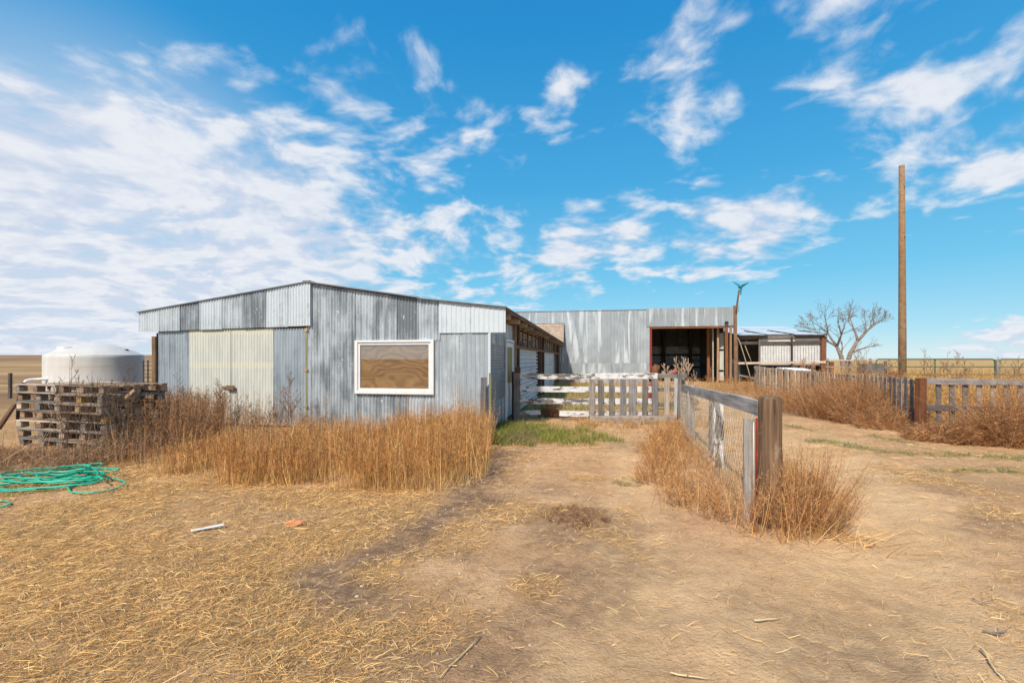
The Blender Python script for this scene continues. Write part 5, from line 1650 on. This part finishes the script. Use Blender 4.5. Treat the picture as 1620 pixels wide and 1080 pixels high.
# dense fan of weeds right of the post
N = 620
r_ = rng.uniform(0, 1, N) ** .7; a = rng.uniform(0, 6.28, N)
x = 2.84 + .33 * r_ * np.cos(a); y = 4.46 + .33 * r_ * np.sin(a)
ow = np.stack([np.cos(a) * r_ * .42 + .06, np.sin(a) * r_ * .4], 1)
stalks(vg, x, y, (1.02 - .62 * r_ ** 1.5) * rng.uniform(.5, .95, N), RUSSET[:3] + GOLD + BROWN[:2], .15, .0040, 13, .10, .45, RUSSET + BROWN[:2], .4, 0.0, ow)
N = 130
x = 2.42 + rng.normal(size=N) * .17; y = 4.25 + rng.normal(size=N) * .17
stalks(vg, x, y, rng.uniform(.2, .75, N), RUSSET + GOLD[:2], .22, .0040, 12, .10, .5, RUSSET)
for (cx_, cy_, n_, hh_) in ((2.05, 5.3, 110, .6), (1.95, 6.1, 150, .55), (2.3, 6.9, 150, .6), (2.5, 7.8, 170, .55), (3.0, 8.8, 220, .55), (3.35, 9.6, 200, .5), (2.2, 4.75, 60, .7), (3.3, 5.2, 120, .6), (3.7, 6.2, 120, .5)):
    r_ = rng.uniform(0, 1, n_) ** .6; a = rng.uniform(0, 6.28, n_)
    ow = np.stack([np.cos(a) * r_ * .7, np.sin(a) * r_ * .6], 1)
    stalks(vg, cx_ + .26 * r_ * np.cos(a), cy_ + .3 * r_ * np.sin(a), (1.05 - .55 * r_) * rng.uniform(.35, 1, n_) * hh_, RUSSET + GOLD[:3], .2, .0045, 13, .11, .6, RUSSET + GOLD[:2], .25, 0.0, ow)
N = 170
x = 2.95 + rng.normal(size=N) * .28; y = 4.1 + rng.normal(size=N) * .12; 
b = np.stack([x, y, ground_h(x, y)], 1); L = rng.uniform(.15, .5, N); a = rng.uniform(-1, 4, N)
t = b + np.stack([np.cos(a) * L, np.sin(a) * L * .5 - .05, rng.uniform(0, .2, N)], 1)
v, f, per = ribbons(b, t, rng.normal(size=(N, 3)) * .12, rng.uniform(.003, .006, N), 5); vg.add(v, f, per, pal(N, STRAW + GOLD))
vg.build('fence_weeds', 'weed', kind='stuff', label='orange brown weeds crowding both sides of the chain-link fence', cat='weeds')

# russet tumbleweed thicket before the picket fence
vg = Veg()
def thick(cx, cy, rx, ry, h, n, cols, W=.006):
    a = rng.uniform(0, 6.28, n); r = rng.uniform(0, 1, n) ** .55
    x = cx + rx * r * np.cos(a); y = cy + ry * r * np.sin(a)
    hh_ = h * np.sqrt(np.clip(1.05 - r * r, .05, 1)) * rng.uniform(.45, 1.05, n)
    stalks(vg, x, y, hh_, cols, .5, W, 12, .22, .9, cols, .2)
for (px, py, y_, rx, ry, h, n) in ((1262, 0, 15.0, 1.0, 1.0, .75, 420), (1300, 0, 14.0, 1.3, 1.3, 1.25, 850), (1345, 0, 12.6, 1.2, 1.2, 1.6, 1500), (1385, 0, 11.6, 1.0, 1.0, 1.4, 1300), (1412, 0, 10.6, .7, .6, .7, 500),
                                  (1500, 0, 9.1, .8, .35, .45, 420), (1560, 0, 8.9, .9, .4, .52, 500), (1608, 0, 8.6, .6, .4, 1.5, 900), (1680, 0, 8.9, .9, .6, 1.5, 800), (1540, 0, 8.9, .5, .35, .7, 400), (1465, 0, 9.3, .35, .3, .4, 220), (1235, 0, 17.5, 1.2, 1.2, .7, 350), (1200, 0, 21, 1.6, 1.5, .8, 300), (1170, 0, 24, 1.6, 1.5, .9, 300)):
    thick((px - 810) / F * y_, y_, rx, ry, h, n, RUSSET + BROWN[:2])
vg.build('tumbleweed_thicket', 'weed', kind='stuff', label='russet tumbleweed thicket heaped against the picket fence', cat='weeds')

# tall golden growth behind the right fences
vg = Veg()
x, y, z = scatter(9.5, 26, 10.6, 19, 12000, lambda x, y: fade(-.2, .8, (x - 9.0) - (y - 10) * .36 ) * (.35 + .65 * fade(.3, .6, fbm(x, y, 1.1, 2, 95))))
k = x / y < 1.35; x, y = x[k], y[k]
stalks(vg, x, y, rng.uniform(.6, 1.15, len(x)), [(.58, .36, .15), (.50, .29, .11), (.62, .42, .20), (.46, .25, .10)], .2, .010, 9, .26, .6, [(.58, .36, .15), (.50, .29, .11)])
x, y, z = scatter(12.5, 40, 19, 34, 6000, lambda x, y: (x > 12.8 + (y - 19) * .35) * .9)
stalks(vg, x, y, rng.uniform(.5, 1.05, len(x)), [(.58, .38, .16), (.50, .29, .11)], .2, .02, 6, .3, .6)
x, y, z = scatter(2, 20, 22, 33, 900, lambda x, y: np.ones_like(x) * .6)
stalks(vg, x, y, rng.uniform(.2, .6, len(x)), RUSSET, .3, .014, 8, .25, .7)
vg.build('golden_field_grass', 'drygrass', kind='stuff', label='tall golden dry growth behind the right-hand fences', cat='grass')

# green grass patches
vg = Veg()
for (x0, x1, y0, y1, n, hr) in ((-.5, 3.4, 7.9, 12.0, 52000, (.06, .22)), (-.2, 5.5, 13, 30, 9000, (.1, .3)), (4.5, 13, 5.8, 11.5, 52000, (.02, .08)), (1, 4, 5, 7.5, 4000, (.02, .06))):
    x, y, z = scatter(x0, x1, y0, y1, n, (lambda x, y: m_green(x, y)) if y0 < 12.5 else (lambda x, y: np.ones_like(x) * .7))
    tufts(vg, x, y, rng.uniform(*hr, len(x)), GREEN + [(.38, .29, .12), (.44, .32, .15)], .5, (.004, .009) if y0 < 12.5 else (.01, .02), 3)
vg.build('green_grass', 'greengrass', kind='stuff', label='green grass by the pen gate and along the right-hand track', cat='grass')
vg = Veg()
x, y, z = scatter(-.2, 5.0, 7.6, 12.0, 9000, lambda x, y: .8 * fade(.35, .6, fbm(x, y, .5, 3, 99)) * fade(.35, .9, seg_dist(x, y, TRACK_L)) * fade(7.6, 8.6, y))
tufts(vg, x, y, rng.uniform(.03, .15, len(x)), STRAW + BROWN + GREEN[:2], .6, (.004, .007), 3)
x, y, z = scatter(-.35, .6, 8.4, 9.8, 420, lambda x, y: fade(.4, .6, fbm(x, y, .3, 2, 107)))
stalks(vg, x, y, rng.uniform(.08, .28, len(x)), [(.25, .20, .13), (.18, .16, .08)], .6, .005, 10, .1, .8)
x, y, z = scatter(1.6, 5.0, 10.6, 11.9, 2600, lambda x, y: .8 * fade(.4, .6, fbm(x, y, .4, 2, 101)))
stalks(vg, x, y, rng.uniform(.06, .26, len(x)) * np.where((x > 1.9) & (x < 4.2) & (y > 10.9) & (y < 11.6), .5, 1), RUSSET + GOLD, .6, .005, 9, .12, .8)
x, y, z = scatter(-1.2, 11, 2.2, 11, 60000, lambda x, y: .5 * (1 - .9 * m_track(x, y)) * fade(.48, .62, fbm(x, y, .35, 4, 121)) * (.25 + .75 * fade(3.5, 6, y)))
k = inview(x, y); x, y = x[k], y[k]
tufts(vg, x, y, rng.uniform(.012, .055, len(x)), BROWN + STRAW[:2] + [(.24, .22, .10), (.20, .13, .08)], .9, (.002, .0042), 3)
vg.build('mixed_yard_grass', 'drygrass', kind='stuff', label='thin mixed dry grass and herbs before the picket gate', cat='grass')

# ---- single plants one can point at
def weed_thing(name, lab, x, y, h, spread, n, col, W, seed, group=None, cat='weed', t0=.15, sub=3):
    global rng
    keep = rng; rng = np.random.default_rng(seed)
    v_ = Veg()
    o = thing(name, lab, cat, (x, y, 0), 0, group)
    lists = []
    for i in range(n):
        a = rng.uniform(0, 6.28); sp = rng.uniform(.2, 1) * spread if n > 1 else spread * .1
        top = np.array([math.cos(a) * sp, math.sin(a) * sp * .6, h * rng.uniform(.75, 1)])
        p = np.linspace(0, 1, 7)[:, None]
        pts_ = np.array([0, 0, -.02]) * (1 - p) + top * p + np.array([math.cos(a), math.sin(a), 0]) * (.12 * spread * np.sin(p * 3))
        lists.append((pts_, np.linspace(W, W * .4, 7)))
        for j in range(14):
            k_ = rng.uniform(t0, .98); idx = k_ * 6; i0 = int(idx); q_ = pts_[i0] + (pts_[min(6, i0 + 1)] - pts_[i0]) * (idx - i0)
            aa = rng.uniform(0, 6.28); ln = h * .32 * (1.15 - k_)
            e = q_ + np.array([math.cos(aa) * ln * .75, math.sin(aa) * ln * .5, ln * .85])
            lists.append((np.array([q_, (q_ + e) / 2 + np.array([0, 0, -.02]), e]), np.array([W * .55, W * .5, W * .3])))
            for m_ in range(sub):
                s_ = q_ + (e - q_) * rng.uniform(.4, 1); aa2 = rng.uniform(0, 6.28); l2 = ln * .3
                lists.append((np.array([s_, s_ + np.array([math.cos(aa2) * l2 * .6, math.sin(aa2) * l2 * .4, l2])]), np.array([W * .4, W * .35])))
    for p_, r_ in lists:
        vv_, ff_ = tube_arrays(p_, r_, 3); v_.addtube(vv_, ff_, np.array(col) * rng.uniform(.8, 1.2))
    v_.build('stems', 'weed', o)
    rng = keep
    return o
gp = 'tall dark weeds standing before the white tank'
for i, (px, py, lab) in enumerate(((104, 562, 'tall branching dark weed before the left half of the tank'), (131, 572, 'dark weed before the middle of the tank'), (158, 576, 'thin low dark weed right of the tank centre'), (200, 572, 'bushy dark weed before the right half of the tank'), (187, 582, 'small dark weed between the thin and the bushy one'))):
    y_ = 7.35; weed_thing('tall_weed', lab, (px - 810) / F * y_, y_, EYE + (HOR - py) / F * y_, .22, 3, (.17, .12, .09), .0055, 10 + i, gp)
gp = 'tall brown weeds standing before the barn doors'
DL = ['tall weed before the left grey door strip', 'weed at the left edge of the left cream panel', 'tallest weed before the left cream panel', 'weed just left of the door latch', 'weed close right of the door latch', 'short weed before the left half of the right cream panel', 'weed before the middle of the right cream panel', 'weed before the left edge of the right grey door strip', 'tallest weed before the right grey door strip', 'low weed where right cream panel meets grey strip', 'low weed before the left cream panel', 'low weed directly below the door latch']
for i, (px, py) in enumerate(((285, 590), (310, 612), (345, 600), (352, 590), (385, 615), (405, 635), (425, 625), (455, 600), (462, 585), (440, 640), (330, 625), (368, 632))):
    y_ = 9.7 + .3 * (i % 3) * .5
    weed_thing('door_weed', 'brown branching ' + DL[i] if not DL[i].startswith('tall') else 'brown branching, ' + DL[i], (px - 810) / F * y_, y_, EYE + (HOR - py) / F * y_, .16, 2, (.27, .175, .115), .008, 40 + i, gp)
for i, (px, py, y_, lab) in enumerate(((1062, 563, 16.0, 'pale branching weed before the dark bay, left of the pair'), (1084, 560, 16.0, 'pale branching weed before the dark bay, right of the pair'), (1100, 590, 14.5, 'low pale bushy weed right of the picket gate before the dark bay'))):
    weed_thing('pale_weed', lab, (px - 810) / F * y_, y_, EYE + (HOR - py) / F * y_, .35 if i < 2 else .5, 3, (.62, .47, .36), .018, 70 + i, 'pale weeds before the open bay')
def bush(name, lab, x, y, rx, ry, h, n, cols, lean=.45, W=.005, twl=.14):
    o = thing(name, lab, 'weed', (x, y, 0))
    v_ = Veg(); a = rng.uniform(0, 6.28, n); r = rng.uniform(0, 1, n) ** .6
    xx, yy = x + rx * r * np.cos(a), y + ry * r * np.sin(a)
    stalks(v_, xx, yy, h * np.sqrt(np.clip(1.1 - r * r, .05, 1)) * rng.uniform(.5, 1.05, n), cols, lean, W, 12, twl, .7, cols, .2)
    for i in range(len(v_.v)): v_.v[i] = v_.v[i] - np.array([x, y, 0])
    v_.build('stems', 'weed', o)
    return o
q = GP(873, 660)
bush('russet_weed', 'bushy russet weed growing in front of the painted board fence', q[0] - .05, q[1] - .1, .32, .22, .62, 190, [(.26, .12, .06), (.34, .19, .10), (.20, .11, .06)])
gp = 'thin weeds rising above the green gates and rail fence'
FLB = ['tallest thin dry weed right beside the bare tree', 'thin dry weed second to the right of the bare tree', 'low thin weed at the left end of the long green gate', 'thin dry weed just left of the utility pole', 'thin weed a little right of the utility pole', 'thin weed left of the middle brace of the long green gate', 'tallest thin weed at the middle of the long green gate', 'thin weed right of the middle of the long green gate', 'thin dark weed before the right-hand cut-off green gate', 'thin weed at the right edge of the picture before the green gate', 'low thin weed before the rail fence by the tree', 'low thin weed between rail fence and green gate']
for i, (px, py, y_) in enumerate(((1352, 535, 21), (1365, 548, 20), (1385, 560, 17), (1412, 555, 17), (1463, 548, 17), (1495, 552, 16), (1510, 543, 16), (1527, 556, 16), (1595, 548, 16), (1620, 560, 15), (1345, 552, 19), (1400, 560, 18))):
    weed_thing('fence_line_weed', FLB[i], (px - 810) / F * y_, y_, EYE + (HOR - py) / F * y_, .3, 2, (.36, .26, .18), .012, 100 + i, gp)
q = GP(912, 818)
bush('low_brown_weed', 'low flat brown weed clump on the dirt before the pen', q[0], q[1], .36, .30, .11, 260, [(.30, .17, .10), (.24, .14, .09), (.42, .28, .16)], .9, .0025, .09)
q = GP(1237, 617)
weed_thing('shed_weed', 'dry orange weed before the wire-gridded white panels', (1272 - 810) / F * 22, 22, EYE + (HOR - 562) / F * 22, .5, 8, (.50, .30, .19), .014, 131, sub=3)
